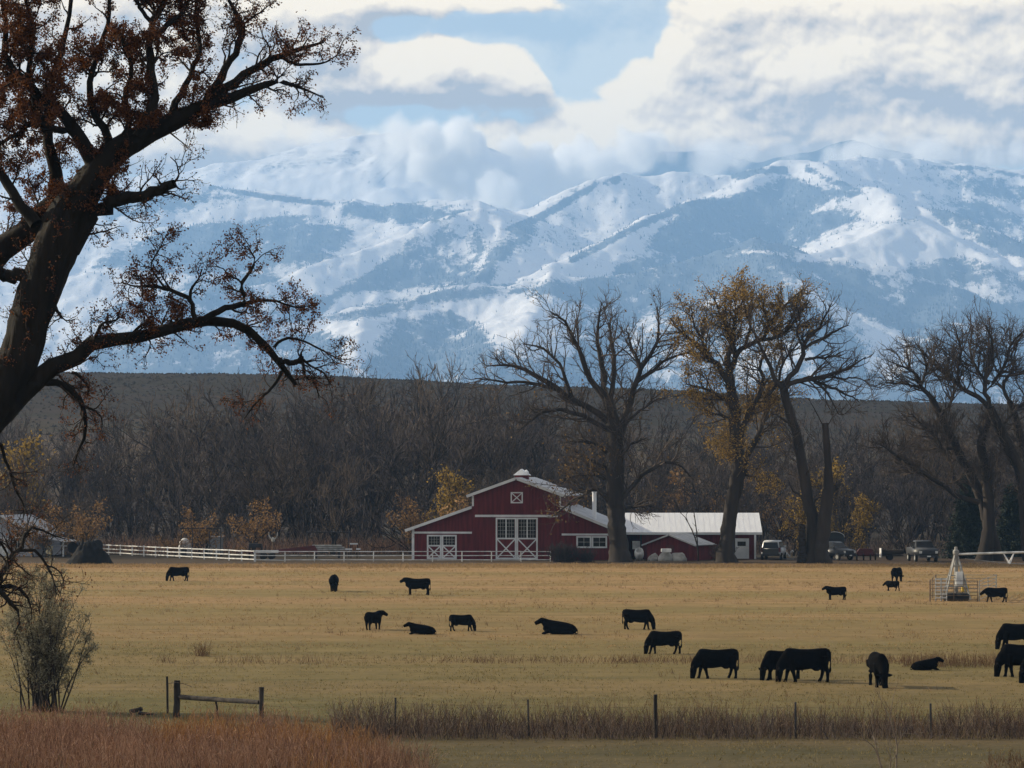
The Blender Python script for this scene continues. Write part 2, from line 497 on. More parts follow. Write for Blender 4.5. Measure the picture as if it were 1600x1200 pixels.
_xs = np.concatenate([np.linspace(-4500, -260, 30)[:-1], np.linspace(-260, 260, 105), np.linspace(260, 4500, 30)[1:]])
_ys = np.concatenate([np.linspace(-250, -5, 12), np.arange(0, 60, 2), np.arange(60, 420, 4), np.arange(420, 600, 8), np.arange(600, 1100, 5), np.linspace(1100, 7600, 50)])
_X, _Y = np.meshgrid(_xs, _ys, indexing='ij')
_Z = ground_z(_X, _Y)
_nx, _ny = _X.shape
_i = np.arange(_nx * _ny).reshape(_nx, _ny)
_q = np.stack([_i[:-1, :-1], _i[1:, :-1], _i[1:, 1:], _i[:-1, 1:]], -1).reshape(-1, 4)
tag(link('ground', npmesh('ground', np.stack([_X, _Y, _Z], -1), [_q], M['ground'], True)), kind='structure')

# ------------------------------------------------------------------ mountains
def in_poly(px, py, poly, soft=9):
    """soft inside test, soft edge in pixels"""
    inside = np.zeros(px.shape, bool)
    dist = np.full(px.shape, 1e9)
    n = len(poly)
    for i in range(n):
        x0, y0 = poly[i]; x1, y1 = poly[(i + 1) % n]
        c = ((y0 > py) != (y1 > py)) & (px < (x1 - x0) * (py - y0) / ((y1 - y0) if y1 != y0 else 1e-9) + x0)
        inside ^= c
        t = np.clip(((px - x0) * (x1 - x0) + (py - y0) * (y1 - y0)) / ((x1 - x0) ** 2 + (y1 - y0) ** 2 + 1e-9), 0, 1)
        dist = np.minimum(dist, np.hypot(px - x0 - t * (x1 - x0), py - y0 - t * (y1 - y0)))
    return np.clip(.5 + np.where(inside, dist, -dist) / (2 * soft), 0, 1)
def on_line(px, py, line, w):
    d = np.full(px.shape, 1e9)
    for (x0, y0), (x1, y1) in zip(line[:-1], line[1:]):
        t = np.clip(((px - x0) * (x1 - x0) + (py - y0) * (y1 - y0)) / ((x1 - x0) ** 2 + (y1 - y0) ** 2), 0, 1)
        d = np.minimum(d, np.hypot(px - x0 - t * (x1 - x0), py - y0 - t * (y1 - y0)))
    return np.clip(1.5 - d / w, 0, 1)

K = 1.4      # overall distance scale of the range
# ridge lines: (pixel x, pixel y, distance); every ridge falls away on both sides
RIDGES = [
    # low front shoulder
    (.42, [(380, 520, 8300), (500, 497, 8450), (580, 482, 8550), (640, 470, 8650), (720, 457, 8750), (800, 449, 8800), (860, 441, 8850), (910, 441, 8850), (990, 425, 8900), (1060, 408, 8950), (1130, 393, 9000), (1185, 383, 9000), (1240, 392, 8950), (1300, 408, 8900), (1400, 428, 8850), (1500, 455, 8800), (1600, 480, 8750), (1760, 500, 8700), (1900, 520, 8700)]),
    (.38, [(860, 441, 8850), (830, 500, 8200), (800, 560, 7600)]),
    (.38, [(1185, 383, 9000), (1230, 450, 8300), (1270, 520, 7700)]),
    (.38, [(1500, 455, 8800), (1470, 520, 8000), (1450, 570, 7400)]),
    (.38, [(580, 482, 8550), (560, 530, 8000), (540, 575, 7500)]),
    # left middle ridge
    (.45, [(300, 470, 8900), (420, 450, 9100), (480, 430, 9250), (560, 398, 9450), (630, 368, 9600), (700, 345, 9750), (745, 338, 9900), (800, 330, 10200)]),
    (.45, [(760, 342, 9900), (790, 360, 9700), (775, 400, 9350), (750, 436, 9050)]),
    # main crest
    (.46, [(745, 338, 9900), (800, 355, 10100), (835, 342, 10300), (870, 324, 10450), (935, 285, 10650), (1000, 279, 10800), (1080, 277, 10850), (1150, 274, 10850), (1215, 262, 10800), (1262, 256, 10800), (1330, 254, 10950), (1420, 254, 11100), (1500, 257, 11100), (1600, 270, 11050), (1750, 290, 11000), (1900, 300, 11000)]),
    # spur down left from the summit
    (.50, [(1215, 264, 10800), (1160, 292, 10500), (1110, 311, 10300), (1060, 326, 10100), (1000, 352, 9850), (940, 384, 9550), (895, 405, 9350), (850, 425, 9100)]),
    # right arm of the bowl and the lower knob
    (.48, [(1262, 256, 10800), (1300, 275, 10500), (1345, 297, 10250), (1400, 312, 10050), (1460, 330, 9850), (1540, 362, 9600), (1620, 392, 9400), (1760, 430, 9200)]),
    (.44, [(1400, 312, 10050), (1400, 345, 9600), (1380, 362, 9450), (1330, 375, 9350), (1270, 392, 9200)]),
    (.44, [(1430, 348, 9600), (1480, 372, 9450), (1550, 408, 9250), (1640, 440, 9100)]),
    # left snow benches under the dome
    (.34, [(-300, 300, 11000), (100, 285, 11000), (250, 276, 11000), (330, 290, 10900), (420, 306, 10800), (520, 318, 10700), (600, 318, 10650), (680, 316, 10600), (760, 322, 10500)]),
    (.34, [(-300, 380, 10100), (150, 372, 10100), (260, 358, 10150), (360, 350, 10200), (460, 356, 10200), (560, 362, 10200), (640, 356, 10200)]),
    (.34, [(-300, 470, 9300), (0, 450, 9300), (150, 436, 9350), (300, 420, 9400), (420, 415, 9450), (500, 400, 9500)]),
    (.36, [(-300, 540, 8400), (0, 530, 8400), (200, 520, 8450), (380, 520, 8300)]),
]
FOREST = [
    (.95, [(1000, 385), (1070, 330), (1115, 314), (1215, 270), (1290, 283), (1335, 300), (1262, 322), (1235, 352), (1236, 402), (1180, 388), (1120, 398), (1030, 420), (960, 432)]),
    (1.0, [(500, 497), (580, 481), (700, 455), (800, 447), (900, 441), (1000, 422), (1110, 402), (1190, 396), (1290, 408), (1400, 430), (1500, 446), (1620, 480), (1620, 570), (1470, 535), (1340, 490), (1250, 470), (1110, 475), (1000, 496), (900, 478), (820, 462), (720, 468), (640, 480), (560, 498)]),
    (.85, [(640, 378), (700, 352), (752, 358), (765, 395), (735, 442), (640, 455), (560, 458), (500, 470), (570, 425)]),
    (.9, [(790, 362), (845, 345), (835, 375), (800, 405), (770, 436), (742, 440), (768, 402)]),
    (.85, [(540, 322), (640, 315), (720, 322), (735, 334), (690, 346), (600, 346), (545, 340)]),
    (.85, [(150, 420), (230, 372), (330, 352), (480, 345), (560, 360), (520, 392), (420, 425), (300, 430)]),
    (.55, [(150, 300), (300, 292), (380, 312), (300, 330), (160, 345)]),
    (.75, [(1445, 312), (1520, 310), (1620, 342), (1620, 405), (1545, 384), (1470, 345)]),
    (.6, [(1430, 276), (1520, 268), (1620, 292), (1620, 318), (1500, 302)]),
    (.75, [(1240, 330), (1330, 322), (1350, 345), (1270, 375), (1238, 395)]),
    (.8, [(1440, 400), (1500, 398), (1620, 440), (1620, 480), (1500, 445), (1400, 428)]),
    (.8, [(250, 440), (420, 430), (520, 470), (500, 500), (300, 520), (150, 500)]),
    (.8, [(560, 510), (700, 490), (760, 560), (720, 610), (600, 610)]),
    (.8, [(900, 490), (1250, 475), (1350, 500), (1480, 540), (1620, 575), (1620, 650), (800, 650), (860, 560)]),
    (.85, [(480, 520), (700, 500), (900, 520), (1250, 500), (1400, 520), (1620, 560), (1620, 660), (450, 660)]),
    (.75, [(150, 520), (500, 520), (560, 620), (100, 620)]),
    (.12, [(860, 330), (940, 290), (1090, 283), (1200, 275), (1060, 325), (900, 400), (820, 400)]),
]
CLEAR = [(.8, [(725, 478), (800, 470), (880, 500), (900, 545), (840, 560), (770, 530)]), (.85, [(505, 503), (570, 498), (610, 510), (585, 545), (560, 580), (535, 560), (545, 530)]), (.8, [(1350, 505), (1400, 515), (1425, 560), (1400, 590), (1365, 580)]), (.6, [(1235, 440), (1290, 465), (1330, 500), (1300, 500), (1250, 470)]), (.7, [(1290, 372), (1360, 352), (1450, 350), (1490, 385), (1440, 408), (1360, 398)])]
LINES = [(1.0, 5, [(800, 358), (835, 343), (870, 325), (935, 286), (965, 281)]), (1.0, 5, [(895, 405), (940, 384), (1000, 352), (1060, 326), (1112, 311)]),
         (.8, 6, [(1150, 275), (1190, 268), (1225, 265)]), (.7, 5, [(1262, 264), (1300, 283), (1345, 300)]), (.7, 4, [(1440, 262), (1520, 262), (1600, 276)]), (.7, 4, [(330, 292), (420, 308), (520, 320)]),
         (.6, 5, [(1300, 362), (1380, 350), (1430, 345)])]

def ridge_field(X, Y, ridges, soft=12.0):
    H = np.full(X.shape, -200.0)
    for k, pts in ridges:
        w = np.array([P(p[0], p[1], p[2] * K) for p in pts])
        best = np.full(X.shape, -1e9)
        for a, b in zip(w[:-1], w[1:]):
            d = b - a
            t = np.clip(((X - a[0]) * d[0] + (Y - a[1]) * d[1]) / (d[0] ** 2 + d[1] ** 2), 0, 1)
            dist = np.hypot(X - a[0] - t * d[0], Y - a[1] - t * d[1])
            best = np.maximum(best, a[2] + t * d[2] - k * np.sqrt(dist ** 2 + 20 ** 2) + k * 20)
        m = np.maximum(H, best); H = m + np.log(np.exp((H - m) / soft) + np.exp((best - m) / soft)) * soft * .6
    return H

def snow_material(name, rockcol=(.10, .10, .105)):
    m = bpy.data.materials.new(name)
    m.use_nodes = True
    nt = m.node_tree; N, L = nt.nodes, nt.links
    b = N['Principled BSDF']; b.inputs['Roughness'].default_value = .8; b.inputs['Specular IOR Level'].default_value = .2
    at = N.new('ShaderNodeAttribute'); at.attribute_name = 'wooded'
    ge = N.new('ShaderNodeNewGeometry')
    nz = N.new('ShaderNodeTexNoise'); nz.inputs['Scale'].default_value = .026; nz.inputs['Detail'].default_value = 9; nz.inputs['Roughness'].default_value = .74
    mp = N.new('ShaderNodeMapping'); mp.inputs['Scale'].default_value = (1, .5, .55)
    L.new(ge.outputs['Position'], mp.inputs['Vector']); L.new(mp.outputs[0], nz.inputs['Vector'])
    a1 = N.new('ShaderNodeMath'); a1.operation = 'MULTIPLY_ADD'; a1.inputs[1].default_value = 2.0
    L.new(nz.outputs[0], a1.inputs[0]); L.new(at.outputs['Fac'], a1.inputs[2])
    r = N.new('ShaderNodeValToRGB')
    r.color_ramp.elements[0].position = .78; r.color_ramp.elements[1].position = 1.0
    mr = N.new('ShaderNodeMapRange'); mr.inputs[1].default_value = 1.42; mr.inputs[2].default_value = 1.72
    L.new(a1.outputs[0], mr.inputs[0])
    mx = N.new('ShaderNodeMix'); mx.data_type = 'RGBA'
    mx.inputs[6].default_value = (.73, .72, .72, 1)
    mx.inputs[7].default_value = (.085, .105, .128, 1)
    L.new(mr.outputs[0], mx.inputs[0])
    L.new(mx.outputs[2], b.inputs['Base Color'])
    bp = N.new('ShaderNodeBump'); bp.inputs['Distance'].default_value = 6; bp.inputs['Strength'].default_value = .6
    L.new(nz.outputs[0], bp.inputs['Height']); L.new(bp.outputs[0], b.inputs['Normal'])
    N.remove(r)
    return m
M['snow'] = snow_material('snowy_slope')

def mountain(name, us, ds, ridges, amp, forest=True, seed=0.0, base=0.0):
    U, D = np.meshgrid(us, ds, indexing='ij')
    D = D * K
    X = (U - 800) / F * D; Y = D
    # bend the ridges a little so that they are not ruler-straight
    wx = 130 * fbm(X / 950 + seed, Y / 950, 3); wy = 130 * fbm(X / 950 + 50 + seed, Y / 950, 3)
    H = ridge_field(X, Y, ridges)
    H2 = ridge_field(X + wx, Y + wy, ridges)
    Hm = np.maximum(H * .35 + H2 * .65, 0)
    g = ridged(X / 560 + seed, Y / 1200, 5)
    Z = Hm + amp * (g - .55) * sstep(0, 360, Hm) + amp * .5 * fbm(X / 180, Y / 180, 5) + amp * .5 * (ridged(X / 190 + 3, Y / 520, 4) - .55) * sstep(0, 300, Hm) + amp * .24 * (ridged(X / 95 + 8, Y / 300, 3) - .55) * sstep(0, 300, Hm)
    Z = np.maximum(Z, base - 40)
    p = np.stack([X, Y, Z], -1)
    px, py = proj(p)
    W = np.zeros(X.shape)
    if forest:
        qx = px + 34 * fbm(X / 330, Y / 700, 5); qy = py + 26 * fbm(X / 330 + 40, Y / 700, 5)
        for d, poly in FOREST:
            W = np.maximum(W, d * in_poly(qx, qy, poly))
        for d, w, ln in LINES:
            W = np.maximum(W, d * on_line(px, py, ln, w))
        n = fbm(X / 170, Y / 420, 6, .6)
        W = W * np.clip(.95 + 2.6 * n, .2, 1.25) + .9 * np.maximum(0, fbm(X / 260 + 9, Y / 420, 6, .6) - .06)
        W = np.clip(W + .28, 0, 1.05)
        for d, poly in CLEAR:
            W = W * (1 - d * in_poly(qx, qy, poly, 14))
    else:
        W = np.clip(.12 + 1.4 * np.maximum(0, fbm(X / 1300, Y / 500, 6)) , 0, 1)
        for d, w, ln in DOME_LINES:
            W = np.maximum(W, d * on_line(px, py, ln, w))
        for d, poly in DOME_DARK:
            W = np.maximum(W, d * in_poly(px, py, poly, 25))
    W = W * .86 if forest else W
    nx, ny = X.shape
    i = np.arange(nx * ny).reshape(nx, ny)
    q = np.stack([i[:-1, :-1], i[1:, :-1], i[1:, 1:], i[:-1, 1:]], -1).reshape(-1, 4)
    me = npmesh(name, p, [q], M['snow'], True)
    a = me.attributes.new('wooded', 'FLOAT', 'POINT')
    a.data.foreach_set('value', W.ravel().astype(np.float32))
    tag(link(name, me), kind='structure')
    return p, W

_p, _W = mountain('mountains', np.arange(-420, 2020, 4.4), np.concatenate([np.arange(5200, 7400, 60), np.arange(7400, 11400, 16), np.arange(11400, 12400, 50)]), RIDGES, 62)

# pine trees on the slopes, far too many to count
def pine_mass(p, W, n):
    rng = np.random.default_rng(5)
    px, py = proj(p)
    vis = (px > -150) & (px < 1750)
    pr = np.where(vis, np.clip(W - .08, 0, 1) ** 1.6 + .0015, 0).ravel()
    dy = np.gradient(p[..., 1], axis=1).ravel()
    pr = pr * np.abs(dy)
    idx = rng.choice(len(pr), n, p=pr / pr.sum())
    base = p.reshape(-1, 3)[idx] + np.stack([rng.uniform(-4, 4, n), rng.uniform(-6, 6, n), np.full(n, -1.5)], -1)
    h = rng.uniform(6, 15, n); r = h * rng.uniform(.17, .27, n)
    k = 5
    an = np.arange(k) * 2 * math.pi / k
    ring = np.stack([np.cos(an), np.sin(an), np.zeros(k)], -1)
    V = np.concatenate([base[:, None] + ring[None] * r[:, None, None], (base + np.stack([0 * h, 0 * h, h], -1))[:, None]], 1)
    o = (np.arange(n) * (k + 1))[:, None, None]
    f = np.array([[i, (i + 1) % k, k] for i in range(k)])[None] + o
    tag(link('pine_forest', npmesh('pine_forest', V, [f.reshape(-1, 3)], M['pine'])), kind='stuff')
pine_mass(_p, _W, 34000)

DOME_RIDGES = [
    (.30, [(-500, 330, 15200), (100, 300, 15300), (250, 276, 15400), (380, 253, 15600), (470, 234, 15800), (560, 218, 15900), (610, 211, 16000), (680, 214, 16200), (760, 240, 16400), (850, 255, 16500), (980, 246, 16500), (1040, 240, 16500), (1110, 242, 16500), (1200, 262, 16500), (1270, 236, 16500), (1330, 222, 16500), (1400, 240, 16500), (1500, 262, 16500), (1700, 285, 16500), (2000, 300, 16500)]),
    (.34, [(560, 218, 15900), (600, 250, 15300), (640, 285, 14800)]),
    (.34, [(690, 216, 16200), (715, 255, 15500), (730, 300, 14900)]),
]
DOME_LINES = [(.62, 2.6, [(395, 250), (440, 240), (520, 236), (560, 238)]), (.6, 2.2, [(600, 236), (575, 262), (570, 272), (560, 285)]), (.6, 2.2, [(620, 245), (590, 272), (575, 288)]), (.6, 2.2, [(640, 244), (610, 268), (585, 290)])]
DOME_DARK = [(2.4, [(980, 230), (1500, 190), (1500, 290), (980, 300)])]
mountain('mountains', np.arange(-420, 2020, 5.0), np.concatenate([np.arange(13900, 15000, 60), np.arange(15000, 17000, 35)]), DOME_RIDGES, 56, False, 7.0)

# ------------------------------------------------------------------ air
hz = MB().box(-3300 * K, 3300 * K, -300, 12650 * K, -45, _p[..., 2].max() + 45).mesh('haze', M['white'])
hz.materials.clear()
_m = bpy.data.materials.new('haze_air'); _m.use_nodes = True
_m.node_tree.nodes.clear()
_o = _m.node_tree.nodes.new('ShaderNodeOutputMaterial')
_v = _m.node_tree.nodes.new('ShaderNodeVolumePrincipled')
_v.inputs['Color'].default_value = (.31, .58, 1.0, 1)
_v.inputs['Density'].default_value = 7.0e-5
_v.inputs['Anisotropy'].default_value = 0.0
_m.node_tree.links.new(_v.outputs[0], _o.inputs['Volume'])
hz.materials.append(_m)
tag(link('haze', hz), kind='stuff')

# ------------------------------------------------------------------ clouds
def cloud_material(dens):
    m = bpy.data.materials.new('cloud_vapour'); m.use_nodes = True
    nt = m.node_tree; N, L = nt.nodes, nt.links
    N.clear()
    out = N.new('ShaderNodeOutputMaterial'); pv = N.new('ShaderNodeVolumePrincipled')
    pv.inputs['Density Attribute'].default_value = ''
    pv.inputs['Color'].default_value = (1, 1, 1, 1)
    pv.inputs['Anisotropy'].default_value = .1
    at = N.new('ShaderNodeAttribute'); at.attribute_name = 'density'
    tc = N.new('ShaderNodeTexCoord')
    nz = N.new('ShaderNodeTexNoise'); nz.inputs['Scale'].default_value = 1 / 520; nz.inputs['Detail'].default_value = 7; nz.inputs['Roughness'].default_value = .64
    L.new(tc.outputs['Object'], nz.inputs['Vector'])
    ma = N.new('ShaderNodeMath'); ma.operation = 'MULTIPLY_ADD'; ma.inputs[1].default_value = 1.9
    n2 = N.new('ShaderNodeTexNoise'); n2.inputs['Scale'].default_value = 1 / 150; n2.inputs['Detail'].default_value = 5; n2.inputs['Roughness'].default_value = .62
    n2.inputs['Distortion'].default_value = .6
    L.new(tc.outputs['Object'], n2.inputs['Vector'])
    mb_ = N.new('ShaderNodeMath'); mb_.operation = 'MULTIPLY_ADD'; mb_.inputs[1].default_value = 1.1
    L.new(n2.outputs[0], mb_.inputs[0])
    L.new(nz.outputs[0], ma.inputs[0]); L.new(at.outputs['Fac'], mb_.inputs[2]); L.new(mb_.outputs[0], ma.inputs[2])
    mr = N.new('ShaderNodeMapRange'); mr.interpolation_type = 'SMOOTHSTEP'
    mr.inputs[1].default_value = 1.86; mr.inputs[2].default_value = 2.24; mr.inputs[3].default_value = 0; mr.inputs[4].default_value = dens
    L.new(ma.outputs[0], mr.inputs[0])
    gt = N.new('ShaderNodeMath'); gt.operation = 'MULTIPLY'
    g2 = N.new('ShaderNodeMapRange'); g2.inputs[1].default_value = .02; g2.inputs[2].default_value = .2
    L.new(at.outputs['Fac'], g2.inputs[0])
    L.new(mr.outputs[0], gt.inputs[0]); L.new(g2.outputs[0], gt.inputs[1])
    L.new(gt.outputs[0], pv.inputs['Density']); L.new(pv.outputs[0], out.inputs['Volume'])
    return m

def cloud_bank(blobs, dist, dens, seed, voxel=50):
    """vapour whose soft density falls off round a set of puff centres"""
    rng = np.random.default_rng(seed)
    pts = []; rad = []
    for (cx, cy, rx, ry, n) in blobs:
        a = rng.random(n) * 2 * math.pi; r = rng.random(n) ** .5
        ppx = cx + rx * r * np.cos(a); ppy = cy + ry * r * np.sin(a)
        dd = (dist + rng.normal(size=n) * 260) * K
        pts.append(Pv(ppx, ppy, dd)); rad.append(rng.uniform(.75, 1.25, n) * (95 + 1.7 * ry * .6) * K)
    pts = np.concatenate(pts); rad = np.concatenate(rad)
    me = bpy.data.meshes.new('cloud'); me.from_pydata([tuple(p) for p in pts], [], [])
    me.attributes.new('rad', 'FLOAT', 'POINT').data.foreach_set('value', rad.astype(np.float32))
    o = link('cloud', me)
    g = bpy.data.node_groups.new('cloud_shape', 'GeometryNodeTree')
    g.interface.new_socket('Geometry', in_out='INPUT', socket_type='NodeSocketGeometry')
    g.interface.new_socket('Geometry', in_out='OUTPUT', socket_type='NodeSocketGeometry')
    N, L = g.nodes, g.links
    gi = N.new('NodeGroupInput'); go = N.new('NodeGroupOutput')
    vc = N.new('GeometryNodeVolumeCube')
    lo = pts.min(0) - 460; hi = pts.max(0) + 460
    vc.inputs['Min'].default_value = tuple(lo); vc.inputs['Max'].default_value = tuple(hi)
    for ax, nm in enumerate(('Resolution X', 'Resolution Y', 'Resolution Z')):
        vc.inputs[nm].default_value = max(4, int((hi[ax] - lo[ax]) / voxel))
    pos = N.new('GeometryNodeInputPosition')
    sn = N.new('GeometryNodeSampleNearest'); sn.domain = 'POINT'
    L.new(gi.outputs[0], sn.inputs['Geometry']); L.new(pos.outputs[0], sn.inputs['Sample Position'])
    def samp(dtype, src):
        si = N.new('GeometryNodeSampleIndex'); si.data_type = dtype; si.domain = 'POINT'
        L.new(gi.outputs[0], si.inputs['Geometry'])
        vin = [s for s in si.inputs if s.name == 'Value' and s.enabled][0]
        L.new(src, vin)
        L.new(sn.outputs[0], si.inputs['Index'])
        return [s for s in si.outputs if s.enabled][0]
    na = N.new('GeometryNodeInputNamedAttribute'); na.data_type = 'FLOAT'; na.inputs['Name'].default_value = 'rad'
    rr = samp('FLOAT', [s for s in na.outputs if s.enabled][0])
    px = N.new('GeometryNodeInputPosition')
    cc = samp('FLOAT_VECTOR', px.outputs[0])
    ds = N.new('ShaderNodeVectorMath'); ds.operation = 'DISTANCE'
    L.new(pos.outputs[0], ds.inputs[0]); L.new(cc, ds.inputs[1])
    dv = N.new('ShaderNodeMath'); dv.operation = 'DIVIDE'
    L.new(ds.outputs['Value'], dv.inputs[0]); L.new(rr, dv.inputs[1])
    sb = N.new('ShaderNodeMath'); sb.operation = 'SUBTRACT'; sb.use_clamp = True; sb.inputs[0].default_value = 1
    L.new(dv.outputs[0], sb.inputs[1])
    L.new(sb.outputs[0], vc.inputs['Density'])
    sm = N.new('GeometryNodeSetMaterial'); sm.inputs['Material'].default_value = cloud_material(dens)
    L.new(vc.outputs[0], sm.inputs[0]); L.new(sm.outputs[0], go.inputs[0])
    md = o.modifiers.new('shape', 'NODES'); md.node_group = g
    tag(o, kind='stuff')
    return o

cloud_bank([(700, 222, 55, 18, 10), (725, 262, 50, 28, 10), (860, 262, 95, 34, 18), (800, 300, 50, 24, 8), (760, 300, 40, 22, 6), (955, 245, 70, 26, 10)], 13300, .020, 5)
cloud_bank([(1150, 246, 60, 12, 8), (1010, 250, 40, 14, 6), (1420, 240, 120, 10, 14), (1600, 246, 80, 12, 8), (620, 214, 60, 10, 8)], 13300, .007, 6)
cloud_bank([(500, 228, 130, 16, 22), (640, 240, 70, 26, 12), (1300, 236, 160, 10, 16), (1540, 250, 110, 12, 12)], 13300, .0028, 7)

# ------------------------------------------------------------------ tree growing
def resample(pts, rs, k):
    pts = np.asarray(pts, float); rs = np.asarray(rs, float)
    # Catmull-Rom through the given points, then k points at equal arc length
    q = np.concatenate([[2 * pts[0] - pts[1]], pts, [2 * pts[-1] - pts[-2]]])
    out = []; ro = []
    for i in range(len(pts) - 1):
        p0, p1, p2, p3 = q[i:i + 4]
        for t in np.linspace(0, 1, 8, endpoint=(i == len(pts) - 2)):
            out.append(.5 * (2 * p1 + (p2 - p0) * t + (2 * p0 - 5 * p1 + 4 * p2 - p3) * t ** 2 + (3 * p1 - p0 - 3 * p2 + p3) * t ** 3))
            ro.append(rs[i] * (1 - t) + rs[i + 1] * t)
    out = np.array(out); ro = np.array(ro)
    s = np.concatenate([[0], np.cumsum(np.linalg.norm(np.diff(out, axis=0), axis=1))])
    g = np.linspace(0, s[-1], k)
    return np.stack([np.interp(g, s, out[:, i]) for i in range(3)], -1), np.interp(g, s, ro)

def nrm(a):
    return a / (np.linalg.norm(a, axis=-1, keepdims=True) + 1e-9)

def tubes(Pn, Rn, s):
    """Pn (n, k, 3), Rn (n, k): one s-sided tube for each row"""
    n, k, _ = Pn.shape
    T = np.empty_like(Pn)
    T[:, 1:-1] = Pn[:, 2:] - Pn[:, :-2]; T[:, 0] = Pn[:, 1] - Pn[:, 0]; T[:, -1] = Pn[:, -1] - Pn[:, -2]
    T = nrm(T)
    ref = np.where(np.abs(T[:, :1, 2:3]) < .8, np.array([0, 0, 1.]), np.array([1., 0, 0]))
    A = nrm(np.cross(T, ref)); B = np.cross(A, T)
    an = np.arange(s) * 2 * math.pi / s
    V = Pn[:, :, None] + Rn[:, :, None, None] * (A[:, :, None] * np.cos(an)[None, None, :, None] + B[:, :, None] * np.sin(an)[None, None, :, None])
    i = np.arange(n * k * s).reshape(n, k, s)
    j = np.roll(i, -1, axis=2)
    q = np.stack([i[:, :-1], j[:, :-1], j[:, 1:], i[:, 1:]], -1).reshape(-1, 4)
    return V.reshape(-1, 3), q

def rough_bark(V, Pn, s, amp, f1=3.0, f2=1.3):
    n, k, _ = Pn.shape
    W = V.reshape(n, k, s, 3); c = Pn[:, :, None]
    L = np.concatenate([np.zeros((n, 1)), np.cumsum(np.linalg.norm(np.diff(Pn, axis=1), axis=2), 1)], 1)
    an = np.arange(s) * 2 * math.pi / s
    a = np.cos(an)[None, None] * f1 + 40 + np.arange(n)[:, None, None] * 7.3 + 0 * L[:, :, None]
    b = np.sin(an)[None, None] * f1 + 40 + L[:, :, None] * f2
    m = 1 + amp * (2 * ridged(a, b, 4) - 1.1)
    return (c + (W - c) * m[..., None]).reshape(-1, 3)

def merge(parts):
    V = []; Fq = []; o = 0
    for v, f in parts:
        V.append(v); Fq.append(f + o); o += len(v)
    return np.concatenate(V), np.concatenate(Fq)

def grow(Pp, Rp, rng, per_m, ang, length, lenvar, k, up, gnarl, t0=.2, rf=.55, rmin=.01, mincount=1, droop=0.0, lenfun=None, side=None):
    """children along every parent row; count follows the parent's length"""
    n, kp, _ = Pp.shape
    L = np.linalg.norm(np.diff(Pp, axis=1), axis=2).sum(1)
    cnt = np.maximum(mincount, np.floor(L * (1 - t0) * per_m + rng.random(n))).astype(int)
    idx = np.repeat(np.arange(n), cnt)
    m = len(idx)
    t = t0 + (1 - t0) * rng.random(m) ** .85
    f = t * (kp - 1); i = np.minimum(f.astype(int), kp - 2); fr = (f - i)[:, None]
    st = Pp[idx, i] * (1 - fr) + Pp[idx, i + 1] * fr
    r = Rp[idx, i] * (1 - fr[:, 0]) + Rp[idx, i + 1] * fr[:, 0]
    T = nrm(Pp[idx, i + 1] - Pp[idx, i])
    pr = nrm(np.cross(T, rng.normal(size=(m, 3))))
    a = np.clip(rng.normal(ang, .22, m), .15, 1.5)[:, None]
    d = nrm(T * np.cos(a) + pr * np.sin(a))
    ln = length * (1 + lenvar * rng.normal(size=m)).clip(.35, 2) * (1 - .62 * t)
    ln = np.minimum(ln, .9 * L[idx] + .05)
    if lenfun is not None: ln = ln * lenfun(st)
    r0 = np.maximum(np.minimum(r * .85, r * rf + rmin * .5), rmin)
    out = np.empty((m, k, 3)); R = np.empty((m, k))
    p = st.copy(); out[:, 0] = p; R[:, 0] = r0
    for q in range(1, k):
        w = np.array([0, 0, 1.])
        d = nrm(d + gnarl * rng.normal(size=(m, 3)) + w * (up - droop * q / k))
        p = p + d * (ln / (k - 1))[:, None]
        out[:, q] = p; R[:, q] = r0 * (1 - q / (k - 1)) + rmin * .7 * q / (k - 1)
    return out, R

def leaf_cards(Pt, rng, per, size, spread, keep=None, sag=.3, narrow=.6):
    """small bent leaves scattered round twig points; Pt (n, k, 3)"""
    n, k, _ = Pt.shape
    m = int(n * per)
    i = rng.integers(0, n, m); f = rng.random(m) * (k - 1) * .999
    a = f.astype(int); fr = (f - a)[:, None]
    c = Pt[i, a] * (1 - fr) + Pt[i, np.minimum(a + 1, k - 1)] * fr + rng.normal(size=(m, 3)) * spread
    if keep is not None:
        w = rng.random(m) < keep(c); c = c[w]; m = len(c)
    d = nrm(rng.normal(size=(m, 3)) - np.array([0, 0, sag]))
    s = nrm(np.cross(d, rng.normal(size=(m, 3))))
    nn = np.cross(d, s)
    L = (size * rng.uniform(.6, 1.35, m))[:, None]
    V = np.stack([c, c + d * L * .5 + s * L * narrow * .5 + nn * L * .12, c + d * L, c + d * L * .5 - s * L * narrow * .5 + nn * L * .12], 1)
    o = (np.arange(m) * 4)[:, None]
    f = np.concatenate([np.array([[0, 1, 2]]) + o, np.array([[0, 2, 3]]) + o])
    return V.reshape(-1, 3), f

